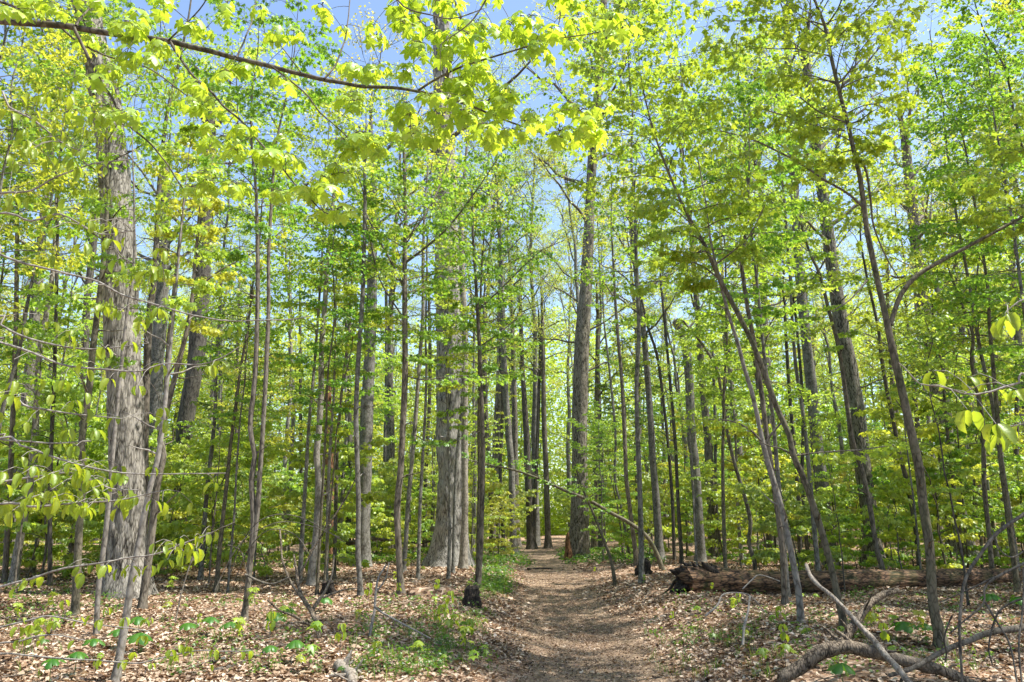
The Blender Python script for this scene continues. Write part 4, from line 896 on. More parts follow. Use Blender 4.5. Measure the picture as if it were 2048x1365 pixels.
def near_maple():
    rng = np.random.default_rng(5); Y = 4.0
    lines = [([(-70, 30), (0, 42), (100, 50), (150, 55), (250, 72), (333, 83), (400, 97), (475, 117), (545, 133), (640, 158), (683, 165), (720, 172), (783, 176), (835, 182), (890, 197), (950, 215), (1000, 237), (1050, 256), (1090, 268), (1130, 275)], 15, 2, 0.3),
             ([(835, 182), (870, 160), (920, 135), (1000, 110), (1050, 95), (1100, 80), (1170, 70), (1220, 60)], 5, 2, -0.2),
             ([(150, 55), (165, 90), (190, 140), (215, 185), (240, 230), (260, 255), (300, 290), (335, 330), (370, 380), (385, 400)], 7, 2, 0.1),
             ([(338, 85), (360, 120), (400, 165), (440, 205), (490, 250), (540, 310), (590, 370), (640, 415), (660, 430)], 6, 2, -0.1),
             ([(-30, -8), (0, 5), (60, 25), (110, 50), (160, 85), (207, 110), (290, 135), (350, 175), (410, 220)], 6, 2, 0.3),
             ([(545, 133), (580, 160), (620, 195), (640, 225), (683, 262), (720, 300)], 4, 2, 0.2),
             ([(150, 52), (175, 20), (195, -10)], 5, 2, 0.2), ([(475, 115), (490, 80), (505, 40), (515, -10)], 4, 2, 0.3), ([(338, 82), (360, 60), (400, 20), (420, -15)], 4, 2, -0.3),
             ([(650, 158), (672, 130), (690, 80), (698, 30), (702, -10)], 4, 2, 0.3), ([(600, 145), (560, 90), (520, 60)], 3, 1, 0.2)]
    root = thing('overhanging_maple', 'near maple branch with limp yellow-green leaves hanging across the top of view', 'tree', (-4.6, 4.0, gz(-4.6, 4.0)))
    tb = Buf(); first = line_px(lines[0][0], Y, 15, 2, 0.3)
    tr = smooth_line(np.array([[-4.6, 4.0, gz(-4.6, 4.0) - .1, .13], [-4.55, 4.05, 2.0, .115], [-4.6, 4.0, 4.0, .095], [-4.5, 3.9, 6.0, .07], [-4.55, 3.8, 8.0, .03]]), 0.15)
    trunk_tube(tb, tr[:, :3], tr[:, 3], 14, rng); tb.obj('trunk', M['bark_brown'], root)
    wood = Buf(); allp = []
    link = smooth_line(np.array([[-4.57, 4.02, 3.2, .05], [-4.0, 4.0, 3.9, .035], first[0]]), 0.1)
    tubes(wood, link[None, :, :3], link[None, :, 3], 7)
    up2 = smooth_line(np.vstack([[[-4.57, 4.0, 3.9, .03], [-3.6, 4.0, 4.4, .02]], line_px([(-30, -8)], Y, 6, 6)]), 0.1); tubes(wood, up2[None, :, :3], up2[None, :, 3], 6)
    for pts, a, b_, dr in lines:
        S = smooth_line(line_px(pts, Y, a, b_, dr), 0.05)
        S[:, :3] += (vnoise(np.arange(len(S)) * 0.33, np.arange(len(S)) * 0.1 + a * 7, 3)[:, None] - 0.5) * 0.012
        tubes(wood, S[None, :, :3], S[None, :, 3], 7); allp.append(S[:, :3])
    # an upper branch that comes in over the top of the frame
    for pts, a, b_, d in (([(760, -60), (795, 0), (820, 20), (860, 30), (900, 38), (935, 30), (965, 18)], 4, 2, 3.7), ([(1010, -70), (960, 20), (930, 55), (900, 75), (880, 90)], 4, 2, 3.6), ([(1130, -60), (1125, 0), (1115, 60), (1105, 82)], 3, 1, 4.0)):
        S = smooth_line(line_px(pts, d, a, b_, 0.0), 0.05); tubes(wood, S[None, :, :3], S[None, :, 3], 6); allp.append(S[:, :3])
    top = line_px([(760, -60), (1010, -70), (1130, -60)], 3.7, 5, 5)
    S = smooth_line(np.vstack([[[-4.56, 3.9, 5.4, .04], [-3.0, 3.8, 5.0, .03]], top]), 0.1); tubes(wood, S[None, :, :3], S[None, :, 3], 6)
    allp = np.vstack(allp)
    cl = [(40, 10), (75, 12), (160, 8), (195, 14), (277, 35), (180, 90), (235, 68), (268, 72), (288, 62), (375, 62), (398, 60), (650, 38), (588, 76), (215, 152), (200, 172), (225, 145), (252, 125), (300, 125), (335, 110), (355, 152), (395, 180), (412, 205), (428, 218), (440, 240), (400, 228), (262, 238), (240, 236), (212, 226), (150, 235), (470, 135), (482, 150), (448, 155), (555, 170), (572, 176), (590, 166), (562, 286), (482, 264), (500, 262), (470, 302), (450, 312), (482, 312), (545, 318), (570, 326), (590, 330), (520, 318), (402, 384), (425, 382), (380, 390), (462, 380), (482, 380), (546, 396), (562, 400), (612, 386), (640, 366), (690, 362), (620, 402), (650, 436), (682, 430), (640, 396), (700, 440),
          (700, 150), (722, 155), (742, 150), (762, 146), (822, 146), (808, 150), (690, 212), (702, 200), (800, 232), (820, 245), (812, 222), (872, 236), (888, 240), (925, 236), (945, 236), (845, 200), (720, 290), (736, 300), (690, 297), (702, 312), (750, 302), (712, 282), (800, 276), (822, 286), (850, 286), (832, 266), (866, 282), (960, 277), (985, 287), (970, 266), (930, 240), (900, 176), (922, 182), (940, 190), (990, 182), (1012, 192), (1000, 212), (1016, 226), (1022, 202), (1060, 242), (1050, 257), (1076, 256), (1040, 276), (985, 246), (1128, 226), (1142, 222), (1160, 236), (1122, 276), (1140, 272), (1112, 282), (1172, 266), (1190, 266), (1180, 288), (1176, 252),
          (746, 66), (752, 86), (800, 32), (818, 30), (836, 12), (870, 16), (882, 6), (860, 76), (840, 100), (822, 72), (850, 60), (892, 110), (912, 82), (932, 80), (936, 60), (956, 70), (990, 76), (1022, 60), (1042, 46), (1062, 46), (1100, 80), (1082, 72), (1112, 70), (1132, 80), (1142, 96), (1152, 70), (1172, 52), (1190, 52), (1216, 80), (1232, 66), (1246, 70), (1052, 110), (1072, 100), (1086, 120), (1040, 90), (950, 140), (966, 132), (940, 156), (960, 112), (1112, 10), (1132, 15), (1152, 14), (826, 100), (852, 122), (872, 76), (900, 40), (920, 100), (880, 130), (985, 5), (60, 35), (120, 30), (330, 12), (455, 20), (520, 30)]
    pos, xd, sz = [], [], []
    tw = []
    cl = cl + [(x + rng.normal(0, 26), y + rng.normal(0, 14)) for x, y in cl if rng.uniform() < .45]
    cp = np.array([P(x, y - 14, Y + rng.uniform(-0.3, 0.3)) for x, y in cl])
    order = np.argsort([((allp - p) ** 2).sum(-1).min() for p in cp])
    for p in cp[order]:                                  # twigs grow out cluster by cluster
        dd = ((allp - p) ** 2).sum(-1); a = allp[np.argmin(dd)]
        if dd.min() > .5 ** 2: continue
        dist = np.linalg.norm(p - a)
        mid = (a + p) / 2 + [0, 0, 0.10 * dist]
        tw.append(np.array([a, a * .55 + mid * .45 + [0, 0, .02 * dist], mid, mid * .4 + p * .6 + [0, 0, .03 * dist], p]))
        allp = np.vstack([allp, mid, p])
        k = int(rng.integers(4, 7)); az = rng.uniform(0, 6.28) + np.arange(k) * 6.28 / k + rng.normal(0, .3, k)
        for q in range(k):
            h = np.array([math.cos(az[q]), math.sin(az[q]), 0.0])
            pt = p + h * rng.uniform(0.01, 0.045) + [0, 0, rng.uniform(-.02, .015)]
            tw.append(np.array([p, p * .6 + pt * .4 + [0, 0, .012], p * .3 + pt * .7 + [0, 0, .012], p * .1 + pt * .9 + [0, 0, .006], pt]))
            pos.append(pt); xd.append(h + [0, 0, rng.uniform(-.25, .15)]); sz.append(rng.uniform(0.05, 0.09))
    tw = np.array(tw); tubes(wood, tw, np.full((len(tw), 5), .0013) + np.linspace(.0008, 0, 5)[None], 4)
    wood.obj('branches', M['bark_brown'], root)
    leaf = Buf(); m = len(pos)
    put_leaves(leaf, T_NEAR, np.array(pos), np.array(xd), np.array([0, 0, 1.0]) + rng.normal(0, .12, (m, 3)), np.array(sz), rng)
    leaf.obj('crown', M['leaf_near'], root)
near_maple()

def leafy_spray(root_args, trunk, lines, Y, w0, w1, clusters, size, seed, every=None, trunk_mat='bark_grey', pair=2, drift=0.0):
    """a beech sapling whose stem stands outside the frame; clusters are pairs of hanging leaves"""
    rng = np.random.default_rng(seed); root = thing(*root_args)
    tr = smooth_line(np.array(trunk), 0.12); tb = Buf(); trunk_tube(tb, tr[:, :3], tr[:, 3], 10, rng); tb.obj('trunk', M[trunk_mat], root)
    wood, leaf = Buf(), Buf(); allp = []; pos, xd, tw = [], [], []
    pts_w = []
    for ln in lines:
        S = line_px(ln, Y, w0, w1, drift * rng.uniform(-1, 1))
        j = np.argmin(np.abs(tr[:, 2] - (S[0, 2] - 0.25))); S = np.vstack([[*tr[j, :3], S[0, 3] * 1.3], S])
        S = smooth_line(S, 0.06)
        n = len(S); S[:, :3] += np.stack([vnoise(np.arange(n) * .3, np.full(n, 3.0 + q), seed) - .5 for q in range(3)], -1) * 0.03 * np.linspace(0, 1, n)[:, None]
        tubes(wood, S[None, :, :3], S[None, :, 3], 6); allp.append(S[:, :3])
        if every:
            for q in range(6, n):
                if rng.uniform() < 0.06 / every: pts_w.append(S[q, :3] + rng.normal(0, 1, 3) * [.05, .10, .035] + [0, 0, -.02])
    allp = np.vstack(allp)
    for c in clusters: pts_w.append(P(c[0], c[1] - 10, Y + rng.uniform(-.3, .3)))
    for p in pts_w:
        a = allp[np.argmin(((allp - p) ** 2).sum(-1))]; d = np.linalg.norm(a - p)
        tw.append(np.array([a, a * .65 + p * .35 + [0, 0, .10 * d], a * .35 + p * .65 + [0, 0, .12 * d], p]))
        az0 = rng.uniform(0, 6.28)
        for q in range(int(rng.integers(1, pair + 2))):
            az = az0 + q * 2.4 + rng.normal(0, .3); h = np.array([math.cos(az), math.sin(az), rng.uniform(-.3, .1)])
            pos.append(p + h * .008); xd.append(h)
    tw = np.array(tw); tubes(wood, tw, np.full((len(tw), 4), .0014), 4)
    m = len(pos); put_leaves(leaf, T_BEECH, np.array(pos), np.array(xd), np.array([0, 0, 1.0]) + rng.normal(0, .2, (m, 3)), size * rng.uniform(.7, 1.25, m), rng)
    wood.obj('branches', M['twig_pale'], root); leaf.obj('crown', M['leaf_beech'], root)
    return root

rng = np.random.default_rng(9)
bl = [(rng.uniform(0, 330) * (1 if k % 3 else .6), rng.uniform(935, 1035)) for k in range(55)]
bl += [(x, y) for x, y in ((340, 1092), (360, 1086), (372, 1096), (330, 1102), (412, 1078), (426, 1072), (390, 1082), (160, 1142), (190, 1136), (212, 1140), (240, 1146), (262, 1142), (310, 1096), (350, 1110), (380, 1112), (300, 1140), (335, 1130))]
bl += [(rng.uniform(0, 240), rng.uniform(180, 340)) for k in range(34)] + [(rng.uniform(0, 330), rng.uniform(400, 900)) for k in range(48)]
leafy_spray(('beech_sapling', 'beech boughs with limp paired leaves reaching in from the left edge', 'tree', (-3.5, 3.7, gz(-3.5, 3.7))),
    [[-3.5, 3.7, gz(-3.5, 3.7) - .1, .05], [-3.45, 3.72, 1.2, .045], [-3.52, 3.68, 2.4, .035], [-3.48, 3.7, 3.6, .025], [-3.5, 3.72, 5.2, .008]],
    [[(-40, 395), (0, 387), (60, 380), (100, 360), (140, 345), (190, 328), (235, 325), (275, 320)], [(-40, 490), (0, 508), (60, 530), (160, 555), (195, 565), (240, 590), (290, 605), (350, 622), (400, 632), (470, 640), (560, 640), (620, 630)],
     [(-30, 630), (0, 647), (40, 672), (100, 690), (160, 700), (205, 700), (260, 695), (300, 690)], [(-30, 680), (0, 683), (60, 705), (120, 730), (160, 737), (220, 742), (280, 746), (330, 730), (400, 728), (450, 710), (480, 692)],
     [(-30, 875), (0, 877), (60, 885), (120, 890), (180, 885)], [(-30, 880), (40, 890), (90, 910), (150, 930), (220, 945), (290, 952), (370, 950), (450, 945)], [(-30, 965), (0, 962), (70, 955), (150, 950), (220, 980), (280, 985)],
     [(-30, 180), (20, 215), (70, 240), (120, 285), (180, 310)], [(-30, 430), (60, 440), (120, 430), (200, 470), (260, 465)], [(-30, 800), (60, 815), (140, 830), (240, 840)],
     [(-30, 1180), (60, 1160), (130, 1140), (250, 1120), (310, 1113), (400, 1075), (430, 1060)], [(-30, 1010), (60, 1015), (150, 1010), (260, 1000), (330, 985)]],
    3.7, 5, 2, bl, 0.06, 21, every=0.22)
leafy_spray(('beech_sapling', 'single beech twig with big glowing pleated leaves at the right edge', 'tree', (2.9, 2.7, gz(2.9, 2.7))),
    [[2.9, 2.7, gz(2.9, 2.7) - .1, .03], [2.92, 2.7, 1.2, .026], [2.88, 2.72, 2.4, .018], [2.9, 2.7, 3.4, .006]],
    [[(2110, 760), (2040, 768), (2010, 772), (1950, 785), (1925, 788), (1880, 780), (1840, 770), (1810, 735), (1798, 722)], [(2110, 590), (2060, 600), (2020, 622)], [(2110, 838), (2050, 850), (2000, 848)]],
    2.7, 5, 2, [(1868, 752), (1938, 765), (1935, 830), (1945, 832), (1992, 790), (1992, 858), (2012, 866), (1990, 880), (2016, 640), (2040, 602), (2008, 650), (2035, 790), (2042, 860)], 0.068, 22, pair=2)
bs = [(110, 1255), (150, 1290), (185, 1240), (215, 1225), (130, 1210), (250, 1330), (265, 1315), (340, 1310), (360, 1300), (250, 1245), (290, 1250), (300, 1245), (60, 1260), (90, 1275), (40, 1290), (200, 1250), (500, 1312), (480, 1310), (350, 1318), (160, 1245), (380, 1305), (420, 1340)]
leafy_spray(('beech_sapling', 'low beech spray of scattered limp leaves over the bottom left leaf litter', 'tree', (-5.6, 7.6, gz(-5.6, 7.6))),
    [[-5.6, 7.6, gz(-5.6, 7.6) - .1, .03], [-5.55, 7.6, .5, .026], [-5.6, 7.65, 1.2, .018], [-5.5, 7.6, 1.9, .006]],
    [[(-20, 1260), (60, 1240), (110, 1235), (200, 1250), (300, 1260)], [(-20, 1290), (40, 1282), (110, 1270), (170, 1280)], [(-20, 1310), (80, 1315), (180, 1320), (280, 1325), (390, 1305), (500, 1300)]],
    7.6, 4, 2, bs, 0.085, 23, every=0.5, trunk_mat='bark_dark')

# ------------------------------------------------------------------ the big log, stumps and fallen wood
def gpt(px, py, up=0.0):
    g = G(px, py); g[2] = gz(g[0], g[1]) + up; return g

def fallen_log():
    rng = np.random.default_rng(31)
    a = gpt(1375, 1188); b_ = gpt(2048, 1168); d = (b_ - a); d[2] = 0; d /= np.linalg.norm(d)
    r = 0.295
    n = 170; t = np.linspace(0, 11.5, n)
    line = a[None] + d[None] * t[:, None]; line[:, 1] += 0.30 + 0.12 * np.sin(t * 0.5); line[:, 2] = gz(line[:, 0], line[:, 1]) * 0.6 + r * 0.86 - 0.01 * t
    rad = r * (1.06 - 0.022 * t) + 0.02 * np.sin(t * 1.7)
    root = thing('fallen_log', 'long mossy rotten log lying on the leaves right of the trail', 'log', (line[80, 0], line[80, 1], gz(line[80, 0], line[80, 1])))
    ns = 56; th = np.linspace(0, 2 * np.pi, ns, endpoint=False)
    z1 = vnoise_per(th, t, 18, 0.7, 3); z2 = vnoise_per(th, t, 44, 2.2, 4); z3 = vnoise_per(th, t, 5, 0.5, 5)
    dsp = 1 + 0.20 * (z1 - .5) + 0.12 * (z2 - .5) + 0.26 * (z3 - .5) - 0.5 * np.clip(z1 * z3 - 0.42, 0, 1)
    side = np.array([-d[1], d[0], 0.0]); upv = np.array([0, 0, 1.0])
    v = line[:, None] + (rad[:, None] * dsp)[..., None] * (np.cos(th)[None, :, None] * side + np.sin(th)[None, :, None] * upv)
    i = (np.arange(n - 1)[:, None] * ns + np.arange(ns)[None]).reshape(-1); j = (np.arange(n - 1)[:, None] * ns + (np.arange(ns)[None] + 1) % ns).reshape(-1)
    tb = Buf(); tb.add(v.reshape(-1, 3), np.stack([i, j, j + ns, i + ns], -1))
    end_cap(tb, line[0], -d, rad[0], 16, rng); end_cap(tb, line[-1], d, rad[-1], 16, rng)
    tb.obj('trunk', M['log'], root)
    # torn root end: splinters fanning up and left
    rb = Buf()
    for k in range(15):
        f = rng.uniform(0, 1); ph = rng.uniform(0.3, 2.8); base = line[int(2 + 22 * f)] + rad[0] * rng.uniform(.25, .8) * (math.cos(ph) * side + math.sin(ph) * upv)
        L = rng.uniform(.3, .6); up = rng.uniform(.3, .65); tw_ = rng.normal(0, .12)
        p = np.array([base + (-d * L * q + side * tw_ * q + upv * L * up * q ** 1.2 + rng.normal(0, .012, 3)) for q in np.linspace(0, 1, 6)])
        trunk_tube(rb, smooth_line(np.column_stack([p, rng.uniform(.06, .13) * np.array([1, 1.05, .95, .75, .5, .12])]), .03)[:, :3], smooth_line(np.column_stack([p, rng.uniform(.06, .13) * np.array([1, 1.05, .95, .75, .5, .12])]), .03)[:, 3], 9, rng, .1, 0, 'oak')
    for k in range(9):
        base = line[2] + rad[0] * rng.uniform(.2, .8) * (rng.uniform(-1, 1) * side + rng.uniform(-1, .3) * upv)
        p = np.array([base + (-d * .5 * q + upv * (-.35 * q * q) + side * rng.uniform(-.3, .3) * q) for q in np.linspace(0, 1, 5)])
        tubes(rb, p[None], (rng.uniform(.03, .08) * np.array([1, .9, .7, .5, .15]))[None], 6)
    rb.obj('torn_root_end', M['charred'], root)
fallen_log()

def lump(name, label, cat, mat, px, py, w_, h, depth, seed, cut=False):
    """a stump or a rounded rotten lump, its foot at the pixel"""
    rng = np.random.default_rng(seed); g = gpt(px, py); ns, k = 22, 12
    th = np.linspace(0, 2 * np.pi, ns, endpoint=False); t = np.linspace(0, 1, k)
    n1 = vnoise_per(th, t * 2, 9, 3, seed); n2 = vnoise_per(th, t * 2, 18, 6, seed + 1)
    prof = (1.15 - .35 * t) if cut else np.sqrt(np.clip(1 - t ** 2.2, 0, 1)) * 1.05
    r = prof[:, None] * (1 + .35 * (n1 - .5) + .18 * (n2 - .5))
    v = np.stack([g[0] + r * w_ / 2 * np.cos(th)[None], g[1] + depth / 2 + r * depth / 2 * np.sin(th)[None], g[2] - .06 + (h + .06) * (t[:, None] + .10 * (n1 - .5) * t[:, None]) + 0 * r], -1)
    b_ = Buf(); i = (np.arange(k - 1)[:, None] * ns + np.arange(ns)[None]).reshape(-1); j = (np.arange(k - 1)[:, None] * ns + (np.arange(ns)[None] + 1) % ns).reshape(-1)
    b_.add(v.reshape(-1, 3), np.stack([i, j, j + ns, i + ns], -1))
    if cut: end_cap(b_, v[-1].mean(0), [0, 0, 1.0], w_ * .40, 22, rng)
    return tag(b_.obj(name, M[mat], loc=g), label, cat)
lump('tree_stump', 'small black rotten stump at the foot of the slender trailside sapling', 'stump', 'charred', 942, 1218, .36, .36, .35, 41, True)
lump('tree_stump', 'black hollow stump right of the trail, left of the long log', 'stump', 'charred', 1290, 1152, .5, .42, .4, 42, True)
lump('tree_stump', 'dark broken stump among sticks in the sunny leaf litter, left of centre', 'stump', 'charred', 652, 1192, .34, .26, .3, 43, True)
lump('tree_stump', 'short dark reddish stump standing deep in the woods beyond the grey beech', 'stump', 'bark_rot', 768, 1090, .42, 1.0, .4, 44, True)
lump('leaf_mound', 'low brown mound of rotted wood and leaves between maple and black stump', 'mound', 'ground', 868, 1196, 1.35, .22, .7, 45)

def sticks(name, label, cat, lines, mat, rough=0.12, caps=True, seed=0):
    """lines: (pixel points, depth or None for lying on the ground, widths, height above ground)"""
    rng = np.random.default_rng(seed + 60); b_ = Buf(); org = None
    for pts, Y, w0, w1 in lines:
        S = []
        for q, (x, y) in enumerate(pts):
            f = q / max(1, len(pts) - 1); wd_ = w0 + (w1 - w0) * f
            if Y is None: p = G(x, y + wd_ * .45)
            else: p = P(x, y, Y if not isinstance(Y, tuple) else Y[0] + (Y[1] - Y[0]) * f)
            s = p[1] / ray(x, y)[1]; r = .5 * wd_ * s
            if Y is None: p = p + [0, 0, r * .75]
            S.append([*p, r])
        S = smooth_line(np.array(S), 0.05); n = len(S)
        S[:, 3] *= 1 + rough * 1.6 * (vnoise(np.arange(n) * .35, np.full(n, seed + 1.3), 3) - .5)
        S[:, :3] += np.stack([vnoise(np.arange(n) * .22, np.full(n, seed + 5.0 + q), 8) - .5 for q in range(3)], -1) * S[:, 3:4] * .7
        trunk_tube(b_, S[:, :3], S[:, 3], 12 if w0 > 9 else 6, rng, rough * .6, 0.0, 'oak' if w0 > 20 else None)
        for _ in range(int(w0 / 4) if w0 > 11 else 0):       # broken-off twig stubs
            q = int(rng.integers(n // 8, n - 2)); dv = rng.normal(0, 1, 3) * [1, .6, 1]; dv[2] = abs(dv[2]); dv /= np.linalg.norm(dv); ln = rng.uniform(.05, .22)
            tubes(b_, np.array([S[q, :3], S[q, :3] + dv * (S[q, 3] + ln * .5), S[q, :3] + dv * (S[q, 3] + ln) + rng.normal(0, .02, 3)])[None], (S[q, 3] * rng.uniform(.15, .35) * np.array([1.3, 1, .5]))[None], 6)
        if caps and w0 > 8:
            end_cap(b_, S[0, :3], S[0, :3] - S[1, :3], S[0, 3], 10, rng); end_cap(b_, S[-1, :3], S[-1, :3] - S[-2, :3], S[-1, 3], 10, rng)
        if org is None: org = S[0, :3]
    return tag(b_.obj(name, M[mat], loc=org), label, cat)
sticks('fallen_branch', 'thick forked dead limb lying in the bottom right corner, raised prong pointing right', 'branch',
       [([(1560, 1352), (1600, 1332), (1640, 1306), (1690, 1294), (1740, 1304), (1800, 1320), (1860, 1332), (1900, 1346), (1960, 1372)], (8.4, 8.2), 29, 21), ([(1668, 1300), (1690, 1275), (1710, 1245), (1735, 1215), (1765, 1192), (1797, 1182)], (8.35, 8.9), 21, 11)], 'limb', 0.2, seed=1)
sticks('fallen_branch', 'long curved bare stick propped across the thick forked limb', 'branch',
       [([(1612, 1130), (1625, 1160), (1660, 1190), (1700, 1230), (1740, 1275), (1770, 1310), (1800, 1345), (1832, 1385)], (9.3, 7.6), 7, 14), ([(1640, 1172), (1622, 1150), (1610, 1138)], (9.1, 9.3), 5, 2)], 'dead_pale', 0.15, seed=2)
sticks('fallen_branch', 'dark brown stick sloping down from the right edge behind the forked limb', 'branch', [([(2060, 1253), (1990, 1265), (1930, 1285), (1880, 1305), (1820, 1338), (1780, 1350)], (8.6, 8.0), 13, 8)], 'bark_brown', seed=3)
sticks('fallen_branch', 'dark curved stick lying across the leaf litter at bottom left', 'branch', [([(430, 1343), (470, 1330), (520, 1310), (570, 1286), (620, 1276), (665, 1278), (702, 1270)], None, 9, 6), ([(555, 1302), (600, 1300), (630, 1306), (660, 1315)], None, 6, 5)], 'bark_dark', seed=4)
sticks('fallen_branch', 'short pale barkless bough end at the bottom edge left of the trail', 'branch', [([(676, 1332), (690, 1340), (700, 1352), (705, 1372)], None, 26, 22), ([(700, 1345), (715, 1346), (722, 1344)], None, 16, 14)], 'dead_pale', seed=5)
sticks('dead_shrub', 'tangle of gnarled bare grey sticks rising from the litter left of centre', 'dead branches',
       [([(645, 1318), (640, 1285), (636, 1250), (622, 1225), (608, 1200), (596, 1160), (588, 1110)], (11.0, 12.6), 15, 4), ([(622, 1222), (640, 1198), (652, 1180), (664, 1150), (668, 1110)], (11.9, 12.4), 8, 3), ([(610, 1205), (585, 1170), (565, 1120), (560, 1060)], (12.0, 12.6), 7, 3),
        ([(600, 1240), (585, 1232), (560, 1222), (535, 1200)], (11.6, 11.4), 6, 3), ([(640, 1260), (612, 1248), (592, 1243)], (11.3, 11.2), 7, 4), ([(645, 1196), (690, 1180), (720, 1176)], (12.0, 12.2), 5, 2), ([(596, 1160), (620, 1110), (650, 1060), (690, 1000), (720, 940)], (12.4, 12.8), 5, 2)], 'limb', 0.2, seed=6)
sticks('dead_shrub', 'arching thin bare vines beside the twin dark stems', 'dead branches',
       [([(460, 1150), (480, 1095), (510, 1050), (550, 1030), (600, 1035), (650, 1060), (690, 1085)], (12.5, 12.2), 2.2, 1.4), ([(430, 1180), (465, 1110), (500, 1070), (560, 1045), (620, 1052), (680, 1075)], (12.3, 12.6), 2.2, 1.4), ([(470, 1160), (500, 1095), (540, 1060), (590, 1070), (620, 1110)], (12.6, 12.1), 2.2, 1.4), ([(500, 1170), (490, 1130), (480, 1100), (455, 1090)], (12.5, 12.4), 2.2, 1.4),
        ([(350, 1245), (365, 1180), (385, 1120), (420, 1070), (470, 1045)], (11.4, 12), 3, 2), ([(490, 1150), (540, 1168), (580, 1155)], (12.2, 12.0), 5, 3)], 'bark_brown', seed=7)
sticks('dead_shrub', 'bare dark arched limb with grey twigs at the lower right edge', 'dead branches',
       [([(2060, 1022), (2000, 1060), (1960, 1110), (1930, 1160), (1922, 1200), (1920, 1260), (1926, 1372)], (7.4, 7.0), 8, 6), ([(2060, 1122), (2000, 1150), (1970, 1175), (1967, 1208), (1925, 1245), (1898, 1268)], (7.3, 7.2), 6, 3), ([(2048, 1135), (2045, 1220), (2038, 1290), (2044, 1372)], (7.3, 7.0), 5, 4), ([(2060, 1192), (2000, 1220), (1978, 1290), (1985, 1330)], (7.3, 7.2), 5, 3),
        ([(1905, 1232), (1896, 1250), (1887, 1280), (1893, 1305), (1890, 1325)], (7.2, 7.2), 4, 3), ([(1990, 1155), (1940, 1178), (1880, 1205)], (7.3, 7.4), 4, 2), ([(1968, 1200), (1990, 1240), (2020, 1290), (2035, 1370)], (7.3, 7.0), 5, 4), ([(2060, 1095), (2025, 1115), (2000, 1100), (1985, 1060)], (7.4, 7.5), 4, 2)], 'bark_dark', 0.15, seed=8)
sticks('fallen_branch', 'thin grey twig arching over the litter in front of the log', 'branch', [([(1410, 1232), (1435, 1212), (1445, 1190), (1470, 1186), (1500, 1192), (1530, 1225)], (11.2, 11.4), 4, 2), ([(1485, 1178), (1505, 1160), (1520, 1150), (1560, 1163)], (11.4, 11.6), 3, 2), ([(1485, 1290), (1490, 1250), (1497, 1220), (1500, 1192)], (11.0, 11.3), 6, 4)], 'twig_pale', seed=9)
sticks('fallen_log', 'pale bleached log lying far back in the leaves behind the twin dark stems', 'log', [([(360, 1128), (400, 1116), (440, 1112), (480, 1113)], None, 20, 14)], 'dead_pale', seed=10)
sticks('fallen_log', 'dark sagging log far behind the dark straight maple', 'log', [([(700, 1087), (750, 1078), (790, 1084), (850, 1084), (862, 1078)], (38, 38), 10, 6)], 'bark_dark', seed=12)
sticks('fallen_branch', 'bare bent twig standing in the litter between grey beech and maple', 'branch', [([(738, 1275), (747, 1235), (750, 1200), (756, 1160), (772, 1130)], (11.5, 11.9), 7, 3), ([(748, 1215), (790, 1240), (862, 1278)], (11.6, 10.8), 5, 3), ([(752, 1185), (770, 1160), (778, 1125)], (11.8, 12), 4, 2)], 'twig_pale', seed=13)
sticks('fallen_branch', 'pale straight stick lying on the left litter below the beech spray', 'branch', [([(108, 1233), (160, 1238), (205, 1250)], None, 6, 5)], 'dead_pale', seed=14)
sticks('fallen_branch', 'dark rotted root crossing the far part of the trail', 'branch', [([(1055, 1139), (1080, 1138), (1104, 1139)], None, 5, 4)], 'charred', seed=15)

# ------------------------------------------------------------------ plants of the floor
def mayapple(px, py, w_, label, seed, lobes=6):
    rng = np.random.default_rng(seed); dm = 0.33 * rng.uniform(.85, 1.1)
    h = 0.26
    g = G(px, py + 20); 
    for _ in range(3):
        s = g[1] / ray(px, py)[1]; g = G(px, py + h / s)
    dm = np.clip(w_ * s, .2, .42); g[2] = gz(g[0], g[1])
    root = thing('mayapple_plant', label, 'plant', g, 'mayapple plants in the leaf litter')
    st = Buf(); top = g + [rng.normal(0, .02), rng.normal(0, .02), h]; p = np.array([g - [0, 0, .03], (g + top) / 2 + rng.normal(0, .008, 3), top]); tubes(st, smooth_line(p, .05)[None], np.full((1, len(smooth_line(p, .05))), .004), 6); st.obj('stem', M['herb'], root)
    a0 = rng.uniform(0, 6.28)
    for q in range(lobes):
        lf = Buf(); az = a0 + q * 6.283 / lobes + rng.normal(0, .1); X = np.array([math.cos(az), math.sin(az), 0.0])
        xs_ = np.linspace(0, 1, 7); wd_ = np.array([.03, .10, .17, .23, .26, .22, .06]); ys_ = np.linspace(-1, 1, 5)
        uv = np.array([(x, y * w2) for x, w2 in zip(xs_, wd_) for y in ys_]); uv[-5:, 0] -= np.abs(np.array([-1, -.4, 0, .4, 1])) * .06
        v = bend(uv, R(rng.uniform(-5, 12)), R(rng.uniform(45, 80)), -.25, .6) * (dm / 2 * rng.uniform(1.1, 1.35))
        Yv = np.array([-X[1], X[0], 0]); W = top + v[:, 0:1] * X + v[:, 1:2] * Yv + v[:, 2:3] * np.array([0, 0, 1.0])
        f = [(r * 5 + c, (r + 1) * 5 + c, (r + 1) * 5 + c + 1, r * 5 + c + 1) for r in range(6) for c in range(4)]
        lf.add(W, f); lf.obj('leaf', M['mayapple'], root)
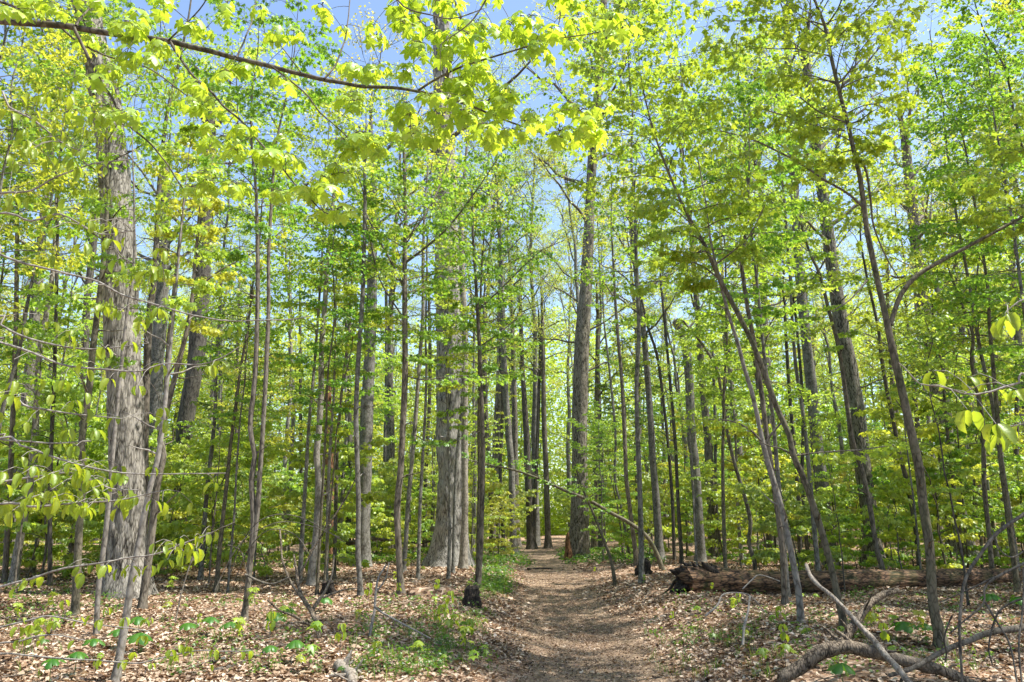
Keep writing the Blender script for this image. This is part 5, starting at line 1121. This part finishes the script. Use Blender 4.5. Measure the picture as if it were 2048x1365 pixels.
for k, (x, y, w_, lb) in enumerate([
    (187, 1282, 46, 'dark green mayapple nearest the foot of the thin pale left sapling'), (148, 1308, 48, 'light green mayapple low at left, half under the beech spray'), (100, 1322, 45, 'lowest leftmost mayapple of the left patch'),
    (279, 1236, 42, 'mayapple right of the nearest slender stem, behind its companion'), (276, 1270, 58, 'large mayapple just right of the nearest slender stem'), (236, 1262, 40, 'mayapple tucked left behind the nearest slender stem'),
    (419, 1238, 40, 'mayapple standing alone left of the twin stems, farther one'), (452, 1248, 44, 'mayapple in the open litter just left of the twin stems'), (376, 1250, 40, 'mayapple in shade midway between nearest stem and twin stems'),
    (548, 1228, 50, 'mayapple right of the twin stems, among sticks'), (577, 1218, 40, 'mayapple hard against the gnarled grey tangle'), (650, 1196, 40, 'mayapple right of the gnarled tangle beside the dark stump'),
    (592, 1284, 46, 'bright green mayapple in front of the gnarled tangle'), (536, 1296, 36, 'mayapple above the dark curved stick at bottom left'), (1812, 1246, 58, 'dark mayapple between the curved stick and the nearest right maple'),
    (1692, 1332, 62, 'large mayapple under the forked dead limb, bottom right'), (1852, 1252, 42, 'mayapple against the left foot of the nearest right maple'), (1985, 1190, 50, 'dark mayapple behind the bare arched limb, right'),
    (2040, 1196, 48, 'mayapple cut by the right edge beside the arched limb')]):
    mayapple(x, y, w_, lb, 500 + k)

def patch_points(n, boxes, rng):
    """random ground points seen inside photo boxes (x0,y0,x1,y1,weight)"""
    bx_ = np.array(boxes, float); q = bx_[rng.choice(len(boxes), n, p=bx_[:, 4] / bx_[:, 4].sum())]
    return G_many(rng.uniform(q[:, 0], q[:, 2]), rng.uniform(q[:, 1], q[:, 3]))

# seedlings one can count: a thin stem and a few leaves
def seedling_proto(seed, h, n, size, tm, mat):
    rng = np.random.default_rng(seed); root = thing('seedling', None, 'plant', (0, 0, 0))
    st, lf = Buf(), Buf(); p = np.array([[0, 0, -.02], [.01, 0, h * .5], [rng.normal(0, .03), rng.normal(0, .03), h]]); S = smooth_line(p, .04); tubes(st, S[None], np.full((1, len(S)), .0025), 5)
    t = rng.uniform(.45, 1, n); t[: n // 2] = 1; pos = np.array([np.interp(t, [0, .5, 1], p[:, q]) for q in range(3)]).T
    az = np.arange(n) * 2.4 + rng.uniform(0, 6); x = np.stack([np.cos(az), np.sin(az), np.full(n, -.15)], -1)
    put_leaves(lf, tm, pos + x * .015, x, np.array([0, 0, 1.0]) + rng.normal(0, .2, (n, 3)), size * rng.uniform(.7, 1.2, n), rng)
    st.obj('stem', M['twig'], root); lf.obj('leaves', M[mat], root); return root
sp = [(seedling_proto(601, .22, 6, .09, T_MID, 'leaf_mid'), 'bright maple seedling'), (seedling_proto(602, .32, 8, .085, T_BEECH, 'leaf_beech'), 'limp beech seedling'),
      (seedling_proto(603, .14, 5, .07, T_MID, 'herb'), 'tiny green seedling'), (seedling_proto(604, .40, 10, .09, T_MID, 'leaf_far'), 'tall pale seedling')]
rng = np.random.default_rng(88)
sd = patch_points(105, [(0, 1170, 900, 1360, 5), (1280, 1200, 2040, 1350, 4), (860, 1200, 980, 1350, 2), (1380, 1190, 1560, 1260, 1), (1180, 1110, 1330, 1180, 1), (680, 1110, 1000, 1160, 1.3)], rng)
sd = [(p[0], p[1], rng.uniform(.7, 1.4)) for p in sd if abs(p[0] - trail_x(p[1])) > 1.15]
scatter(sp, sd, 'seedlings in the leaf litter', '', -1)

# ------------------------------------------------------------------ leaf litter, grass and herbs: nobody could count them
def litter():
    rng = np.random.default_rng(3)
    n = 400000; y = 5.5 + 30 * rng.uniform(0, 1, n) ** 1.5; x = rng.uniform(-1, 1, n) * (y * 0.70 + 1.5)
    d = np.abs(x - trail_x(y)); dens = np.clip((d - 0.75) / 0.7, 0.05, 1) * np.clip(0.1 + 1.25 * vnoise(x * .8, y * .8, 31) ** 1.2 + .25 * (vnoise(x * 3, y * 3, 32) - .5), 0, 1)
    dens = np.where((x > trail_x(y)) & (d < 2.6), dens * 0.75, dens)
    k = rng.uniform(0, 1, n) < dens; x, y = x[k], y[k]; n = len(x)
    u = np.array([(a, b_) for a in (0, .5, 1) for b_ in (-1, 0, 1)], float); wv = np.array([.10, .34, .06])
    tmpl = []
    for q in range(8):
        tv = np.zeros((9, 3)); c1 = rng.uniform(-.5, .5); c2 = rng.uniform(-.2, .75)
        for i_, (a, b_) in enumerate(u):
            wq = wv[int(a * 2)] * (.8 + .5 * rng.uniform()); tv[i_] = [a - .5, b_ * wq, c1 * (a - .5) ** 2 * 1.6 + c2 * wq * abs(b_) + rng.normal(0, .03)]
        tf = np.array([t for r in range(2) for c in range(2) for t in ((r * 3 + c, (r + 1) * 3 + c, (r + 1) * 3 + c + 1), (r * 3 + c, (r + 1) * 3 + c + 1, r * 3 + c + 1))])
        tmpl.append((tv, tf))
    size = rng.uniform(.035, .09, n) * (1 + np.clip((y - 14) / 25, 0, .3))
    pos = np.stack([x, y, gz(x, y) + .010 + .03 * rng.uniform(0, 1, n) ** 2], -1)
    az = rng.uniform(0, 6.28, n); xd = np.stack([np.cos(az), np.sin(az), rng.normal(0, .22, n)], -1); nr = np.stack([rng.normal(0, .42, n), rng.normal(0, .42, n), np.ones(n)], -1)
    b_ = Buf(); put_leaves(b_, tmpl, pos, xd, nr, size, rng)
    tag(b_.obj('leaf_litter', M['litter'], smooth=False), 'dry curled tan and brown leaves covering the forest floor', 'leaf litter', kind='stuff')
    n = 70000; y = 6.5 + 26 * rng.uniform(0, 1, n) ** 1.4; x = trail_x(y) + rng.normal(0, .85, n)
    k = rng.uniform(0, 1, n) < .35 + .8 * vnoise(x * 1.3, y * .9, 33); x, y = x[k], y[k]; n = len(x)
    pos = np.stack([x, y, gz(x, y) + .03], -1); az = rng.uniform(0, 6.28, n); xd = np.stack([np.cos(az), np.sin(az), rng.normal(0, .25, n)], -1); nr = np.stack([rng.normal(0, .45, n), rng.normal(0, .45, n), np.ones(n)], -1)
    b_ = Buf(); put_leaves(b_, T_FAR, pos, xd, nr, rng.uniform(.010, .042, n), rng)
    tag(b_.obj('leaf_crumbs', M['crumb'], smooth=False), 'crushed leaf crumbs scattered over the trodden trail', 'leaf litter', kind='stuff')
litter()

def twig_litter():
    rng = np.random.default_rng(14); n = 620; y = 7 + 22 * rng.uniform(0, 1, n) ** 1.3; x = rng.uniform(-1, 1, n) * (y * .68 + 1)
    k = np.abs(x - trail_x(y)) > 1.0; x, y = x[k], y[k]; n = len(x); az = rng.uniform(0, 6.28, n); L = rng.uniform(.12, .9, n) ** 1.3; t = np.linspace(-.5, .5, 5)
    px_ = x[:, None] + np.cos(az)[:, None] * L[:, None] * t + rng.normal(0, .03, (n, 5)) * L[:, None]; py_ = y[:, None] + np.sin(az)[:, None] * L[:, None] * t + rng.normal(0, .03, (n, 5)) * L[:, None]
    pts = np.stack([px_, py_, gz(px_, py_) + .03 + .05 * rng.uniform(0, 1, (n, 1)) * (t + .5)], -1)
    b_ = Buf(); tubes(b_, pts, rng.uniform(.0025, .009, n)[:, None] * np.linspace(1, .5, 5)[None], 4)
    tag(b_.obj('twig_litter', M['twig']), 'small dead twigs strewn over the fallen leaves', 'twigs', kind='stuff')
twig_litter()

def grass_and_herbs():
    rng = np.random.default_rng(4)
    boxes = [(880, 1225, 985, 1345, 1.4), (700, 1230, 900, 1365, 2), (1290, 1260, 1560, 1360, 1.6), (1560, 1180, 2040, 1360, 1.0), (0, 1170, 700, 1360, 1.6), (960, 1160, 1010, 1200, 1)]
    c = patch_points(360, boxes, rng); B = Buf()
    k = rng.integers(3, 12, len(c)); P0 = np.repeat(c, k, 0); m = len(P0)
    P0 = P0 + np.stack([rng.normal(0, .035, m), rng.normal(0, .035, m), np.zeros(m)], -1); P0[:, 2] = gz(P0[:, 0], P0[:, 1])
    az = rng.uniform(0, 6.28, m); h = rng.uniform(.05, .2, m); ln = h * rng.uniform(.2, .9, m); dr = np.stack([np.cos(az), np.sin(az), 0 * az], -1); sd_ = np.stack([-np.sin(az), np.cos(az), 0 * az], -1)
    v = []
    for t, wq in ((0, .0035), (.5, .0032), (.85, .002)):
        c_ = P0 + dr * (ln * t * t)[:, None] + np.array([0, 0, 1.0]) * (h * t * (1.15 - .25 * t))[:, None]
        v += [c_ - sd_ * wq, c_ + sd_ * wq]
    v.append(P0 + dr * ln[:, None] + np.array([0, 0, 1.0]) * (h * .85)[:, None])
    V = np.stack(v, 1); f4 = np.array([(0, 1, 3, 2), (2, 3, 5, 4)]); f3 = np.array([(4, 5, 6)]); o = (np.arange(m) * 7)[:, None, None]
    B.add2(V.reshape(-1, 3), [(f4[None] + o).reshape(-1, 4), (f3[None] + o).reshape(-1, 3)])
    tag(B.obj('grass', M['herb'], smooth=False), 'sparse green grass blades along the trail edges', 'grass', kind='stuff')
    boxes = [(860, 1190, 965, 1340, 1.2), (960, 1140, 1020, 1190, 2), (940, 1095, 1060, 1135, 3), (1120, 1100, 1330, 1130, 4), (660, 1098, 880, 1130, 4), (0, 1120, 240, 1260, 2), (320, 1110, 640, 1140, 2.5), (1400, 1105, 2040, 1125, 5), (700, 1200, 900, 1360, 2), (1300, 1190, 1600, 1300, 1), (1600, 1180, 2040, 1350, 1.6), (300, 1200, 640, 1360, 1.2)]
    c = patch_points(2300, boxes, rng); c = c[np.abs(c[:, 0] - trail_x(c[:, 1])) > np.where(c[:, 1] < 30, 1.05, 0.8)]
    k = rng.integers(5, 14, len(c)); P0 = np.repeat(c, k, 0); m = len(P0); sc = np.clip(P0[:, 1] / 16, .8, 2.2)
    P0 = P0 + np.stack([rng.normal(0, .09, m) * sc, rng.normal(0, .09, m) * sc, np.zeros(m)], -1); P0[:, 2] = gz(P0[:, 0], P0[:, 1]) + rng.uniform(.02, .17, m) * np.sqrt(sc)
    az = rng.uniform(0, 6.28, m); xd = np.stack([np.cos(az), np.sin(az), rng.normal(-.1, .25, m)], -1)
    B = Buf(); put_leaves(B, T_MID + T_FAR, P0, xd, np.array([0, 0, 1.0]) + rng.normal(0, .35, (m, 3)), rng.uniform(.03, .07, m) * sc, rng)
    tag(B.obj('ground_herbs', M['herb']), 'low green herbs sprouting through the leaf litter', 'ground cover', kind='stuff')
grass_and_herbs()

for o in bpy.data.objects:
    if '_w' in o: del o['_w']

print("script", round(time.time() - T_START, 1), "s")
